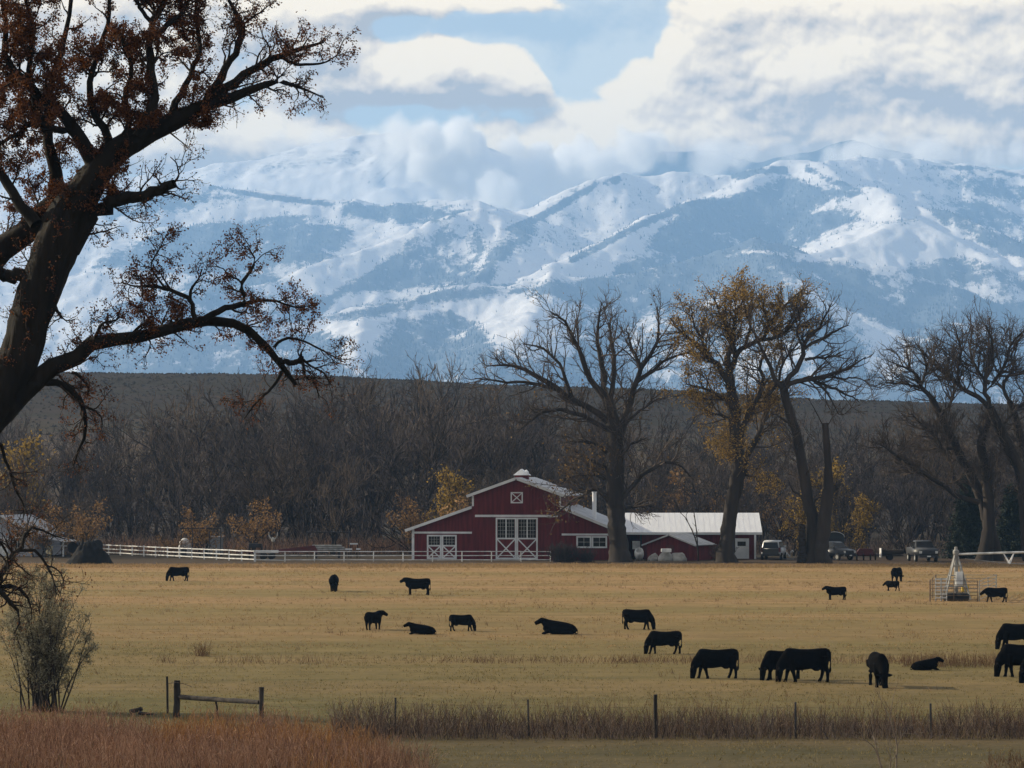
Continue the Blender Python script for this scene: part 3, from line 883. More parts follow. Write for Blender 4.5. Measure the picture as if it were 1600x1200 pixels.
def skeleton(lines, D, rng, k=14, yspread=1.0, wob=.0):
    """limbs traced as (px, py, radius px) polylines; each limb leans its own way in depth"""
    px = D / F
    Pn = []; Rn = []
    for ln in lines:
        off = 0.0
        if isinstance(ln[0], (int, float)): off, ln = ln[0], ln[1:]
        pts = []
        n = len(ln)
        tot = sum(math.hypot(ln[i + 1][0] - ln[i][0], ln[i + 1][1] - ln[i][1]) for i in range(n - 1)) * px
        lean = rng.normal() * .35 * yspread * tot
        s = 0
        for i, p in enumerate(ln):
            if i: s += math.hypot(p[0] - ln[i - 1][0], p[1] - ln[i - 1][1]) * px / tot
            pts.append(P(p[0], p[1], D + off + lean * s * s))
        a, b = resample(pts, [p[2] * px for p in ln], k)
        L = np.linalg.norm(np.diff(a, axis=0), axis=1).sum()
        a[1:-1] += rng.normal(size=(k - 2, 3)) * wob * b[1:-1, None]
        Pn.append(a); Rn.append(b)
    return np.array(Pn), np.array(Rn)

def child(name, V, f, m, root, smooth=True, kind=None):
    V = V - np.array(root.location)
    o = link(name, npmesh(name, V, [f] if not isinstance(f, list) else f, m, smooth), root)
    if kind: o['kind'] = kind
    return o

# ------------------------------------------------------------------ the old cottonwood at the left edge
rng = np.random.default_rng(21)
D0 = 100.0
TRUNK = [
    [(-240, 1290, 60), (-236, 1200, 46), (-222, 1060, 42), (-186, 900, 39), (-122, 780, 36), (-46, 683, 32), (-8, 636, 31), (16, 598, 31), (33, 552, 31), (50, 488, 31), (66, 445, 32), (86, 390, 33), (108, 338, 33), (128, 306, 26), (146, 280, 23), (166, 252, 21), (200, 224, 19), (242, 202, 16), (286, 182, 13), (324, 163, 10), (358, 154, 8), (398, 138, 6), (435, 128, 4), (472, 138, 2), (506, 153, 1)],
]
BIG = [
    # second upper limb and its fork
    [(300, 176, 10), (337, 150, 9), (371, 125, 8), (405, 101, 7), (439, 88, 6), (472, 76, 4), (505, 66, 2)],
    [(440, 88, 4), (452, 97, 3.2), (472, 101, 2.6), (506, 98, 1.7), (533, 81, .8)],
    [(322, 160, 8), (345, 118, 7), (360, 95, 6), (375, 71, 6), (378, 44, 5), (368, 20, 4), (358, 0, 3.2), (350, -40, 2)],
    # left fork
    [(150, 272, 16), (143, 240, 14), (133, 228, 13), (115, 199, 11), (84, 172, 10), (57, 148, 9), (34, 125, 8), (13, 106, 7), (5, 80, 6), (10, 50, 5), (7, 17, 4.5), (0, -60, 3)],
    [(125, 212, 7), (111, 205, 6), (84, 202, 6), (51, 192, 6), (25, 212, 4), (-10, 228, 3)],
    [(2.0, ), (-60, 500, 24), (-30, 430, 23), (10, 386, 23), (58, 342, 22), (92, 300, 17), (84, 262, 11), (73, 208, 9), (76, 150, 7), (96, 80, 5), (110, 10, 4), (118, -60, 3)],
    [(70, 205, 7), (52, 150, 6), (45, 110, 5), (52, 60, 4), (40, 0, 3), (30, -40, 2)],
    [(56, 350, 12), (20, 300, 9), (-10, 250, 8), (-30, 180, 6), (-20, 100, 5)],
    [(-1.0, ), (214, 214, 9), (232, 180, 8), (243, 150, 8), (237, 111, 8), (233, 67, 7), (237, 32, 6), (256, 7, 5), (266, -60, 3)],
    [(236, 34, 4), (216, 8, 3.4), (196, -40, 2.4)],
    [(240, 60, 5), (262, 37, 5), (282, 22, 3.5), (300, -10, 2)],
    [(165, 255, 10), (172, 220, 8), (150, 186, 7), (140, 140, 6), (150, 90, 5), (168, 40, 4), (172, -20, 3)],
    [(262, 192, 8), (280, 150, 6), (300, 110, 5), (312, 70, 4), (306, 20, 3), (310, -20, 2)],
    [(185, 238, 8), (200, 200, 6), (196, 150, 5), (206, 110, 4), (190, 60, 3)],
    # link to the left
    [(52, 440, 13), (34, 432, 12), (10, 434, 12), (-20, 424, 12), (-60, 400, 10)],
    # broken limb
    [(112, 392, 15), (124, 362, 14), (140, 342, 13), (162, 324, 12), (190, 310, 11), (220, 304, 10), (243, 299, 9), (258, 292, 8.5), (272, 287, 8)],
    [(262, 288, 3), (274, 283, 2.6), (279, 272, 1.6), (276, 256, 1.2), (266, 245, .8)],
    # long low limb
    [(2, 646, 22), (34, 616, 21), (67, 588, 18), (101, 566, 16), (135, 542, 14), (169, 530, 12), (209, 529, 11), (243, 519, 11), (280, 507, 10), (310, 499, 10), (337, 501, 9), (371, 510, 8), (402, 525, 7.5), (418, 542, 7), (435, 563, 6), (449, 583, 5), (462, 601, 3.5)],
    [(320, 497, 6), (341, 485, 6), (358, 481, 5), (376, 476, 5), (386, 467, 4.5), (375, 447, 4), (388, 428, 3), (398, 407, 2), (386, 384, 1)],
    [(376, 476, 4), (400, 470, 3), (430, 470, 2.2), (460, 480, 1.5), (495, 476, .8)],
    [(306, 500, 5), (302, 486, 4.5), (297, 468, 4), (270, 455, 3.5), (243, 448, 3), (216, 448, 2), (189, 441, 1)],
    [(296, 468, 3), (300, 450, 2.4), (310, 436, 1.6), (316, 420, 1)],
    [(258, 450, 2.4), (250, 440, 2), (236, 414, 1.6), (250, 388, 1.2), (260, 366, .8)],
    [(150, 538, 4), (152, 520, 3.4), (160, 505, 2.4), (182, 500, 1.4), (186, 490, .8)],
    [(200, 528, 3), (218, 511, 2.6), (234, 503, 2.2), (240, 508, 1)],
    [(433, 562, 5), (448, 566, 5), (462, 566, 5), (471, 562, 4.5), (471, 553, 3)],
    [(471, 562, 3), (476, 580, 2.4), (474, 594, 1.4)],
    [(472, 560, 2.4), (484, 571, 2), (506, 583, 1.4), (516, 600, .8)],
    [(478, 588, 2.2), (493, 602, 1.7), (499, 624, .8)],
    [(428, 543, 2.8), (438, 532, 2.6), (450, 528, 2.4), (472, 532, 2), (506, 549, 1.5), (538, 566, .7)],
    [(440, 580, 3), (432, 597, 2.6), (418, 613, 2.3), (398, 632, 1.7), (381, 655, .8)],
    # drooping below the joint
    [(64, 594, 7), (82, 598, 6.5), (100, 603, 6), (117, 616, 5.5), (128, 633, 5), (133, 652, 4), (132, 682, 3), (123, 703, 2.2), (114, 728, 1)],
    [(112, 582, 3), (124, 588, 2.6), (138, 604, 2.2), (137, 616, 1)],
    [(128, 634, 3), (145, 640, 2.2), (158, 652, 1.4), (160, 668, .8)],
    # dead spur
    [(72, 466, 4), (84, 478, 3.5), (97, 497, 2.6)],
    # hanging boughs low at the left edge
    [(-44, 690, 6), (-20, 694, 5), (-2, 690, 3.4), (6, 712, 3), (16, 738, 2.6), (24, 764, 2.2), (37, 792, 1.6), (36, 812, .8)],
    [(-176, 872, 11), (-62, 890, 9), (-34, 904, 8), (-10, 912, 7), (6, 890, 5.5), (22, 866, 4.6), (34, 858, 4), (36, 836, 3), (48, 825, 2.6), (64, 827, 2.2), (82, 836, 1.6), (101, 842, .8)],
    [(32, 860, 3), (44, 860, 3), (56, 861, 2.8), (67, 873, 2.4), (75, 887, 2), (84, 908, 1.4), (88, 930, .7)],
    [(74, 884, 1.8), (86, 888, 1.5), (97, 900, 1.1), (100, 918, .6)],
    [(-180, 880, 9), (-60, 886, 7), (-30, 905, 6), (0, 918, 5), (16, 915, 4), (30, 920, 3.4), (42, 931, 2.6), (48, 946, 1.4), (50, 968, .7)],
    [(-190, 905, 9), (-50, 904, 7), (-20, 916, 6), (2, 926, 5), (15, 941, 4), (25, 953, 3), (30, 975, 1.6), (22, 990, .8)],
    [(-124, 778, 7), (-70, 788, 6), (-30, 812, 4), (-6, 840, 3), (10, 862, 2), (14, 890, 1)],
]
def fixoff(lines):
    out = []
    for ln in lines:
        out.append([ln[0][0]] + ln[1:] if len(ln[0]) == 1 else ln)
    return out
rootx = P(-240, 1266, D0)
oak = thing('cottonwood_tree', 'huge dark old cottonwood with brown leaves leaning in at the left edge', 'tree', (rootx[0], D0, 0))
tP, tR = skeleton(TRUNK, D0, rng, 90, 0, .03)
bP, bR = skeleton(fixoff(BIG), D0, rng, 16, .8, .22)
bR = bR * .86
v, f = tubes(tP, tR, 44); v = rough_bark(v, tP, 44, .14, 3.2, .9)
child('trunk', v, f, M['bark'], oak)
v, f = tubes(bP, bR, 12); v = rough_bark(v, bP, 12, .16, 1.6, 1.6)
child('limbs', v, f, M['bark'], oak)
# boughs, then twigs
up_l = lambda c: np.clip(1.25 - .3 * (proj(c)[1] > 520), .4, 2)
rs_t, rs_r = resample(tP[0][36::2], tR[0][36::2], 16)
b2P, b2R = np.concatenate([bP, rs_t[None]]), np.concatenate([bR, rs_r[None]])
c1P, c1R = grow(b2P, np.minimum(b2R, .075), rng, 5.0, .9, 1.15, .4, 8, .06, .26, .12, .45, .010, 3, lenfun=up_l)
c2P, c2R = grow(c1P, c1R, rng, 5.5, .8, .66, .4, 5, .03, .30, .15, .55, .0075, 2)
c3P, c3R = grow(c2P, c2R, rng, 5.0, .75, .32, .4, 3, .0, .32, .2, .6, .0062)
v, f = merge([tubes(c1P, c1R, 5), tubes(c2P, c2R, 3), tubes(c3P, c3R, 3)])
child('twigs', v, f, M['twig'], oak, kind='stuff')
def keep_leaf(c):
    px, py = proj(c)
    w = np.where((py < 330) & (px < 330), 1.0, .55)
    w = np.where((px >= 330) & (py < 200), .34, w)
    w = np.where((py > 200) & (px > 200) & (py < 330), .07, w)
    w = np.where((py > 330) & (px > 110), .34, w)
    w = np.where((py > 330) & (px <= 110), .10, w)
    w = np.where((py > 360) & (py < 490) & (px > 220), .50, w)
    w = np.where((py > 545), .16, w)
    w = np.where((py > 690), .04, w)
    cl = fbm(c[:, 0] / .9, c[:, 2] / .9, 3) + .5
    return w * np.clip(np.where(px < 320, .42, .18) + 2.2 * (cl - .25), .06, 1)
allP = np.concatenate([c3P, c2P[:, [0, 2, 4]]])
v, f = leaf_cards(allP, rng, 46.0, .066, .07, keep_leaf, .5, .7)
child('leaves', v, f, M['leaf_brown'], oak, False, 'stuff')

# ------------------------------------------------------------------ the big yard cottonwoods
def yard_tree(name, label, base, D, trunk, limbs, seed, dens=1.0, leaf=None, leafm='leaf_tan', group=None, lsize=.3, trunk_mat='bark_far', lenk=1.0, living=None, dead=0):
    rng = np.random.default_rng(seed)
    b = P(base, 733, D)
    t = thing(name, label, 'tree', (b[0], D, 0), group=group)
    tp, tr = skeleton(trunk, D, rng, 40, .1, .05)
    tr = tr * .80
    lp, lr = skeleton(limbs, D, rng, 12, 1.0, .25)
    v, f = tubes(tp, tr, 26); v = rough_bark(v, tp, 26, .22, 3.4, .5); child('trunk', v, f, M[trunk_mat], t)
    lr = lr * .66
    nl = len(lp) - dead
    v, f = tubes(lp[:nl], lr[:nl], 7); child('limbs', v, f, M[trunk_mat], t)
    for q in range(nl, len(lp)):
        v, f = tubes(lp[q:q + 1], lr[q:q + 1], 8); child('dead_limb', v, f, M[trunk_mat], t)
    lp, lr = lp[:nl], lr[:nl]
    lq = np.concatenate([lp, np.stack([resample(t_, q_, lp.shape[1])[0] for t_, q_ in zip(tp[:, 12:][:living], tr[:, 12:][:living])])])
    lrq = np.concatenate([lr, np.full((len(tp[:living]), lr.shape[1]), .09)])
    a1, r1 = grow(lq, np.minimum(lrq, .16), rng, 1.75 * dens, .75, 4.6 * lenk, .4, 7, .10, .20, .12, .50, .030, 4)
    a2, r2 = grow(a1, r1, rng, 1.9 * dens, .7, 2.3 * lenk, .35, 5, .07, .24, .12, .55, .021, 2)
    a3, r3 = grow(a2, r2, rng, 2.0 * dens, .65, 1.15 * lenk, .4, 3, .04, .26, .15, .6, .016, 1)
    v, f = merge([tubes(a1, r1, 4), tubes(a2, r2, 3), tubes(a3, r3, 3)])
    child('twigs', v, f, M['twig_far'], t, kind='stuff')
    if leaf:
        ap = np.concatenate([a3, a2[:, [0, 2, 4]]])
        v, f = leaf_cards(ap, rng, leaf[0], lsize, .25, leaf[1], .3, .7)
        child('leaves', v, f, M[leafm], t, False, 'stuff')
    return t

DT = GD(878)
T1_trunk = [[(970, 880, 23), (968, 866, 19), (966, 850, 17), (963, 800, 16), (961, 750, 15.5), (962, 700, 15), (959, 672, 14), (955, 645, 10), (950, 620, 8)]]
T1 = [
    [(958, 690, 10), (952, 640, 9), (945, 610, 8), (941, 580, 7), (936, 550, 5), (934, 524, 4), (936, 497, 2.6), (941, 471, 1)],
    [(948, 640, 8), (937, 612, 7.5), (919, 586, 7), (907, 554, 5.5), (896, 531, 4.5), (881, 501, 3), (859, 486, 1)],
    [(958, 690, 7), (945, 668, 6.5), (915, 650, 6), (892, 643, 5), (851, 642, 4), (832, 655, 3), (810, 674, 1.4)],
    [(950, 660, 8), (920, 640, 7.5), (881, 615, 7), (847, 594, 6), (825, 580, 5), (795, 571, 3.4), (761, 572, 1.2)],
    [(880, 615, 5), (860, 606, 4.5), (829, 599, 4), (780, 595, 2.6), (742, 591, 1)],
    [(895, 625, 5), (884, 598, 4.4), (874, 569, 3.6), (844, 542, 2.6), (817, 538, 1)],
    [(955, 640, 7), (957, 602, 6), (960, 557, 5), (953, 524, 3.6), (954, 497, 1.4)],
    [(964, 690, 10), (969, 666, 9), (979, 640, 8), (990, 606, 7), (999, 578, 6), (1020, 552, 4.5), (1029, 520, 3), (1027, 479, 1.2)],
    [(990, 604, 6), (1002, 592, 5.4), (1020, 580, 4.6), (1042, 563, 3.4), (1080, 549, 1.2)],
    [(1001, 576, 4), (996, 560, 3.6), (986, 539, 2.6), (979, 512, 1.2)],
    [(966, 785, 7), (978, 768, 6), (997, 748, 5.4), (1016, 733, 5), (1032, 724, 4.4), (1046, 722, 3.8), (1065, 730, 2.6), (1084, 750, 1)],
    [(958, 792, 6), (944, 776, 5), (930, 764, 4.5), (907, 775, 4), (885, 790, 3), (866, 806, 1.4)],
    [(968, 812, 5), (980, 795, 4.4), (1000, 790, 3.8), (1022, 792, 1.6)],
    [(958, 716, 6), (944, 704, 5), (926, 692, 4.4), (900, 689, 3.6), (881, 692, 1.4)],
    [(957, 740, 5), (938, 728, 4), (916, 716, 3), (896, 704, 1.4)],
    [(966, 720, 4), (984, 696, 3.4), (996, 690, 2.6), (1010, 684, 1)],
    [(960, 760, 4), (940, 745, 3), (915, 742, 2), (880, 748, 1)],
    [(966, 700, 5), (980, 660, 4), (1003, 640, 3), (1030, 622, 1.4)],
]
def t1_leaf(c):
    px, py = proj(c)
    return np.where((py > 690) & (px < 955), .85, .07)
yard_tree('cottonwood_tree', 'tall bare spreading cottonwood between the red barn and the long white shed roof', 968, DT, T1_trunk, T1, 31, 1.05, (.9, t1_leaf), 'leaf_tan')

T2_trunk = [[(1136, 882, 22), (1134, 868, 17), (1137, 842, 14), (1141, 805, 13), (1149, 760, 13), (1155, 730, 13), (1153, 700, 11), (1149, 670, 11), (1147, 632, 10), (1142, 606, 9), (1138, 580, 8)]]
T2 = [
    [(1157, 742, 9), (1166, 720, 8), (1176, 698, 7.5), (1186, 677, 7), (1193, 650, 6.5), (1199, 620, 6), (1205, 596, 5)],
    [(1156, 690, 7), (1162, 668, 6.5), (1171, 640, 6), (1182, 622, 5.5), (1190, 600, 5), (1188, 570, 4), (1198, 540, 2)],
    [(1142, 604, 8), (1130, 584, 7), (1115, 565, 6), (1092, 542, 4.6), (1062, 516, 3), (1047, 497, 1.2)],
    [(1140, 600, 8), (1137, 560, 7), (1144, 540, 6), (1136, 515, 5), (1126, 494, 3.6), (1115, 464, 1.4)],
    [(1140, 580, 7), (1150, 555, 6.4), (1164, 542, 6), (1190, 531, 5), (1201, 505, 4), (1194, 485, 3), (1190, 466, 1.2)],
    [(1200, 510, 4), (1212, 494, 3.4), (1224, 479, 2.6), (1250, 455, 1)],
    [(1190, 531, 4.6), (1206, 528, 4.2), (1222, 523, 3.8), (1250, 490, 2.6), (1265, 470, 1)],
    [(1165, 542, 4), (1172, 515, 3.4), (1166, 490, 2.6), (1160, 462, 1)],
    [(1105, 556, 4), (1096, 530, 3.2), (1085, 510, 2.4), (1080, 480, 1)],
    [(1146, 640, 5), (1130, 622, 4.4), (1112, 612, 3.6), (1090, 604, 2.6), (1070, 600, 1)],
    [(1148, 660, 4), (1130, 650, 3.4), (1112, 646, 2.6), (1096, 636, 1)],
    [(1150, 560, 4), (1146, 520, 3.4), (1150, 490, 2.4), (1146, 458, 1)],
    [(1152, 750, 4), (1166, 742, 3), (1178, 746, 2), (1190, 752, 1)],
    [(1200, 618, 4), (1214, 600, 3.6), (1222, 570, 3), (1240, 545, 2), (1262, 520, 1)],
]
def t2_leaf(c):
    px, py = proj(c)
    g = fbm(c[:, 0] / 3.0, c[:, 2] / 3.0, 3) + .5
    return np.clip(1.7 * (g - .25), .05, 1) * np.where(py > 540, .55, .42) * np.where(px > 1225, .4, 1)
yard_tree('cottonwood_tree', 'broad brownish yellow cottonwood on a slanting trunk in front of the long white roofed shed', 1136, DT - 2, T2_trunk, T2, 32, 1.25, (24.0, t2_leaf), 'leaf_amber', lsize=.21)

T3_trunk = [
    [(1270, 882, 24), (1270, 868, 17), (1272, 850, 14), (1270, 816, 12), (1262, 776, 10), (1251, 714, 9), (1244, 676, 8), (1233, 642, 8), (1225, 612, 8), (1222, 596, 7)],
    [(-.8,), (1286, 882, 18), (1284, 866, 14), (1285, 848, 12.5), (1288, 812, 12), (1294, 768, 10.5), (1294, 732, 7), (1292, 694, 6.4), (1289, 661, 6)],
    [(-.4,), (1254, 880, 11), (1254, 860, 8), (1253, 838, 7), (1254, 820, 5)],
]
T3 = [
    [(1224, 612, 7), (1234, 600, 6.4), (1250, 595, 6), (1265, 594, 5.4), (1295, 586, 4.4), (1325, 576, 3.2), (1353, 558, 1.2)],
    [(1226, 602, 7), (1241, 580, 6.4), (1256, 557, 6), (1253, 538, 5), (1266, 524, 4.4), (1281, 511, 3.6), (1299, 474, 1.2)],
    [(1257, 545, 4), (1266, 538, 3.8), (1295, 523, 3), (1326, 508, 1.2)],
    [(1256, 594, 4.4), (1272, 595, 4), (1299, 606, 3.2), (1326, 617, 2.2), (1342, 628, 1)],
    [(1272, 597, 3), (1286, 606, 2.8), (1299, 625, 2.2), (1311, 648, 1)],
    [(1258, 562, 4), (1268, 560, 3.6), (1295, 558, 2.8), (1318, 549, 1.2)],
    [(1224, 606, 6), (1211, 594, 5.4), (1199, 562, 4.4), (1184, 530, 3), (1172, 512, 1.4)],
    [(1296, 586, 3), (1315, 592, 2.6), (1338, 590, 1.8), (1358, 600, .9)],
    [(1254, 540, 3.4), (1246, 520, 2.8), (1250, 498, 2), (1244, 476, 1)],
    [(1240, 668, 4), (1228, 658, 3.4), (1216, 650, 2.4), (1205, 646, 1)],
    [(1262, 790, 3.4), (1252, 776, 3), (1240, 768, 2.4), (1232, 750, 1.2)],
    [(1267, 800, 2.6), (1276, 780, 2.2), (1290, 776, 1.6), (1300, 790, .8)],
    [(1296, 776, 6), (1302, 764, 6.5), (1309, 758, 5.5), (1312, 752, 3)],
    [(1285, 664, 1.6), (1276, 645, 1.3), (1264, 624, .7)],
    [(1292, 668, 1.4), (1299, 655, 1), (1306, 648, .6)],
]
_t3 = yard_tree('cottonwood_tree', 'twin stemmed cottonwood, its right stem a snapped off snag, right of the white van', 1272, DT - 4, fixoff(T3_trunk), T3, 33, 1.0, living=1, dead=6)

T4_trunk = [
    [(1538, 884, 18), (1540, 862, 14), (1546, 815, 11), (1541, 735, 8), (1533, 694, 8), (1540, 672, 7), (1546, 640, 7)],
    [(1.5,), (1560, 884, 14), (1552, 850, 12), (1534, 782, 9), (1522, 752, 9), (1503, 717, 8), (1489, 687, 7), (1470, 651, 6.4), (1456, 622, 6)],
    [(-1.,), (1612, 884, 16), (1606, 850, 12), (1597, 748, 10), (1580, 707, 10), (1562, 670, 9), (1547, 637, 8)],
    [(2.,), (1640, 884, 16), (1626, 800, 12), (1606, 720, 9), (1596, 690, 8), (1587, 653, 7), (1577, 627, 5.5)],
]
T4 = [
    [(1530, 785, 7), (1493, 772, 6), (1450, 743, 5), (1423, 727, 4.2), (1400, 712, 3.4), (1375, 693, 1.6)],
    [(1456, 622, 6), (1440, 603, 5), (1432, 586, 4), (1420, 576, 3), (1400, 571, 1.4)],
    [(1440, 606, 3), (1413, 600, 2.4), (1378, 598, 1)],
    [(1512, 770, 5), (1494, 750, 4.6), (1480, 713, 4.2), (1463, 687, 3.8), (1440, 663, 3), (1425, 646, 1.6)],
    [(1546, 640, 6.4), (1530, 622, 6), (1500, 603, 5), (1477, 583, 4), (1450, 560, 2.6), (1438, 546, 1.2)],
    [(1546, 636, 6), (1540, 604, 5.4), (1540, 580, 4.6), (1550, 540, 3.4), (1540, 508, 1.4)],
    [(1500, 603, 4), (1496, 575, 3.4), (1502, 548, 2.8), (1494, 520, 1.6)],
    [(1577, 627, 5), (1567, 602, 4.2), (1584, 577, 3.4), (1580, 556, 2.6), (1592, 530, 1.4)],
    [(1584, 645, 5), (1610, 620, 4.4), (1630, 590, 3)],
    [(1550, 600, 4), (1570, 570, 3.4), (1578, 540, 2.6), (1600, 516, 1.4)],
    [(1440, 600, 3.4), (1448, 575, 3), (1442, 552, 2.2), (1430, 535, 1)],
    [(1470, 650, 4), (1486, 630, 3.2), (1490, 600, 2.4), (1480, 570, 1.2)],
    [(1546, 600, 4), (1524, 575, 3.4), (1516, 545, 2.6), (1520, 515, 1.2)],
    [(1562, 668, 4), (1580, 650, 3.6), (1596, 640, 3), (1620, 628, 2)],
    [(1494, 700, 3), (1470, 700, 2.4), (1450, 690, 1.6), (1430, 688, .9)],
]
yard_tree('cottonwood_tree', 'leafless many stemmed cottonwood fanning out among the dark spruces at the right edge', 1560, DT + 4, fixoff(T4_trunk), T4, 34, 1.5)

# ------------------------------------------------------------------ the wood behind the yard
def wood_tree_meshes(seed, H, stems, lean, leafm=None, leafper=0.0, lsize=.4, twm='twig_wood', dens=1.0):
    rng = np.random.default_rng(seed)
    lines = []
    Pn = []; Rn = []
    for i in range(stems):
        a = rng.random() * 6.28; ln = lean * rng.uniform(.4, 1.2)
        h = H * rng.uniform(.6, .85)
        d = np.array([math.cos(a) * ln, math.sin(a) * ln, 1])
        pts = [np.array([0, 0, -.3]) + .35 * np.array([math.cos(a), math.sin(a), 0])]
        for q in range(1, 6):
            d = d + rng.normal(size=3) * .14 + np.array([0, 0, .05]); d /= np.linalg.norm(d)
            pts.append(pts[-1] + d * h / 5)
        r0 = H * rng.uniform(.006, .011)
        p, r = resample(pts, [r0 * x for x in (1.25, .9, .7, .5, .34, .14)], 12)
        Pn.append(p); Rn.append(r)
    Pn, Rn = np.array(Pn), np.array(Rn)
    l1, q1 = grow(Pn, Rn, rng, .95, .60, H * .38, .3, 8, .10, .16, .08, .6, .045)
    a1, r1 = grow(l1, q1, rng, 1.0 * dens, .6, H * .19, .35, 5, .10, .2, .08, .55, .036, 2)
    a2, r2 = grow(a1, r1, rng, 1.5 * dens, .55, H * .11, .35, 4, .10, .22, .08, .6, .028, 2)
    a3, r3 = grow(a2, r2, rng, 1.3 * dens, .5, H * .065, .4, 3, .08, .25, .1, .6, .022, 1)
    tv, tf = merge([tubes(Pn, Rn, 8), tubes(l1, q1, 5)])
    wv, wf = merge([tubes(a1, r1, 3), tubes(a2, r2, 3), tubes(a3, r3, 3)])
    out = [('trunk', npmesh('trunk', tv, [tf], M['bark_wood'], True)), ('twigs', npmesh('twigs', wv, [wf], M[twm], False))]
    if leafm:
        ap = np.concatenate([a2[:, :3], a3])
        v, f = leaf_cards(ap, rng, leafper, lsize, .3, None, .3, .7)
        out.append(('leaves', npmesh('leaves', v, [f], M[leafm], False)))
    return out

def plant(protos, name, label, cat, x, y, sc, rz, group):
    t = thing(name, label, cat, (x, y, float(ground_z(np.array(x), np.array(y)))), rz, group, sc)
    for nm, me in protos:
        o = link(nm, me, t)
        if nm != 'trunk': o['kind'] = 'stuff'
    return t

THICKET = [wood_tree_meshes(150 + i, 8, 9, .75, dens=1.15) for i in range(2)]
WOOD = [wood_tree_meshes(100 + i, 17, (2, 3, 1, 4, 3, 2)[i], (.25, .35, .12, .45, .3, .5)[i], twm=('twig_wood', 'twig_wood2', 'twig_wood3', 'twig_wood', 'twig_wood2', 'twig_wood3')[i]) for i in range(6)]
rng = np.random.default_rng(77)
_n = 0
for row, (y0, n, h0) in enumerate([(414, 40, .62), (436, 40, .84), (466, 40, 1.0), (504, 38, 1.12), (550, 36, 1.2)]):
    for i in range(n):
        u = -120 + (i + rng.uniform(.1, .9)) * 1860 / n
        y = y0 + rng.uniform(-14, 14)
        # the wood is lower at the left end and right of centre
        hk = np.interp(u, [-100, 60, 140, 250, 380, 520, 640, 760, 900, 1050, 1200, 1330, 1450, 1700], [.92, .92, .90, 1.06, 1.16, 1.24, 1.22, 1.20, 1.06, .86, .84, .86, .90, .95])
        if row == 0 and (600 < u < 1210): hk *= .9
        if row in (0, 2) and i % 2 == 0:
            plant(THICKET[rng.integers(2)], 'bare_shrub', 'grey brown leafless shrub packed in the thicket at the foot of the wood', 'shrub', (u + 11 - 800) / F * (y - 4), y - 4, rng.uniform(.75, 1.25) * (1 + .2 * row), rng.uniform(0, 6.28), 'bare shrubs at the foot of the wood')
        plant(WOOD[rng.integers(6)], 'bare_tree', 'grey brown leafless cottonwood packed in the dense wood behind the barn yard', 'tree', (u - 800) / F * y, y, h0 * hk * 1.16 * rng.uniform(.82, 1.12), rng.uniform(0, 6.28), 'bare trees of the wood behind the yard')

# trees that stand out of the wood by their colour
GOLD = wood_tree_meshes(210, 9, 3, .3, 'leaf_gold', 10.0, .25)
RUST = wood_tree_meshes(211, 7, 4, .45, 'leaf_rust', 9.0, .25)
for u, top, y, hm, pr, nm, lb in [
    (686, 702, 396, 9, GOLD, 'gold_tree', 'yellow leaved tree left of the barn roof, taller of the two there'),
    (738, 729, 392, 7, RUST, 'rust_tree', 'rounded tan orange tree just behind the left slope of the barn roof'),
    (1238, 745, 392, 9, GOLD, 'gold_tree', 'yellow green tree left of the twin stemmed cottonwood'),
    (1334, 752, 398, 9, GOLD, 'gold_tree', 'golden tree to the right of the broken snag'),
    (1322, 690, 430, 9, GOLD, 'gold_tree', 'small pale orange crown high above the golden tree by the snag'),
    (1228, 716, 426, 9, RUST, 'rust_tree', 'dull orange crown behind the yellow green tree by the twin stems'),
    (130, 750, 392, 7, RUST, 'rust_tree', 'rust brown tree behind the dark heap at the left end'),
    (395, 748, 396, 7, RUST, 'rust_tree', 'brownish rounded tree behind the black feed bunk'),
    (318, 766, 391, 7, RUST, 'rust_tree', 'narrow rust brown tree behind the dark pipe frame'),
    (270, 818, 388, 7, RUST, 'rust_tree', 'low rusty bush behind the left end of the white fence'),
    (40, 640, 430, 9, GOLD, 'gold_tree', 'dull yellow green crown behind the trunk of the old cottonwood'),
    (1100, 640, 440, 9, RUST, 'rust_tree', 'brown leaved tree behind the long shed left of the slanting trunk'),
    (652, 742, 400, 7, RUST, 'rust_tree', 'low tan bush left of the yellow tree beside the barn'),
    (1300, 770, 396, 9, GOLD, 'gold_tree', 'small yellow bush peeping out between the snag and the golden tree'),
    (60, 760, 388, 7, RUST, 'rust_tree', 'brown tree rising behind the grey farmhouse'),
]:
    zt = CAMZ + (733 - top) * y / F
    plant(pr, nm, lb, 'tree', (u - 800) / F * y, y, zt / hm * .95, rng.uniform(0, 6.28), None)

# undergrowth along the foot of the wood
def brush(name, m, x, y, z, h, rng, lean=.25, r=.012, k=4, sides=3, fork=2, forkm=None, smooth=False):
    n = len(x)
    d = nrm(np.stack([rng.normal(size=n) * lean, rng.normal(size=n) * lean, np.ones(n)], -1))
    Pn = np.empty((n, k, 3)); Rn = np.empty((n, k))
    p = np.stack([x, y, z], -1)
    for q in range(k):
        Pn[:, q] = p; Rn[:, q] = r * (1 - .75 * q / (k - 1))
        d = nrm(d + rng.normal(size=(n, 3)) * .16)
        p = p + d * (h / (k - 1))[:, None]
    L = [tubes(Pn, Rn, sides)]
    if fork:
        c, cr = grow(Pn, Rn, rng, fork, .5, float(np.mean(h)) * .4, .3, 3, .12, .2, .25, .7, r * .55)
        L.append(tubes(c, cr, 3))
    v, f = merge(L)
    o = link(name, npmesh(name, v, [f], m, smooth))
    return tag(o, kind='stuff')

def field_xy(n, u0, u1, y0, y1, rng, pw=1.0):
    y = (rng.uniform(y0 ** 2, y1 ** 2, n)) ** .5
    u = rng.uniform(u0, u1, n)
    return (u - 800) / F * y, y, u

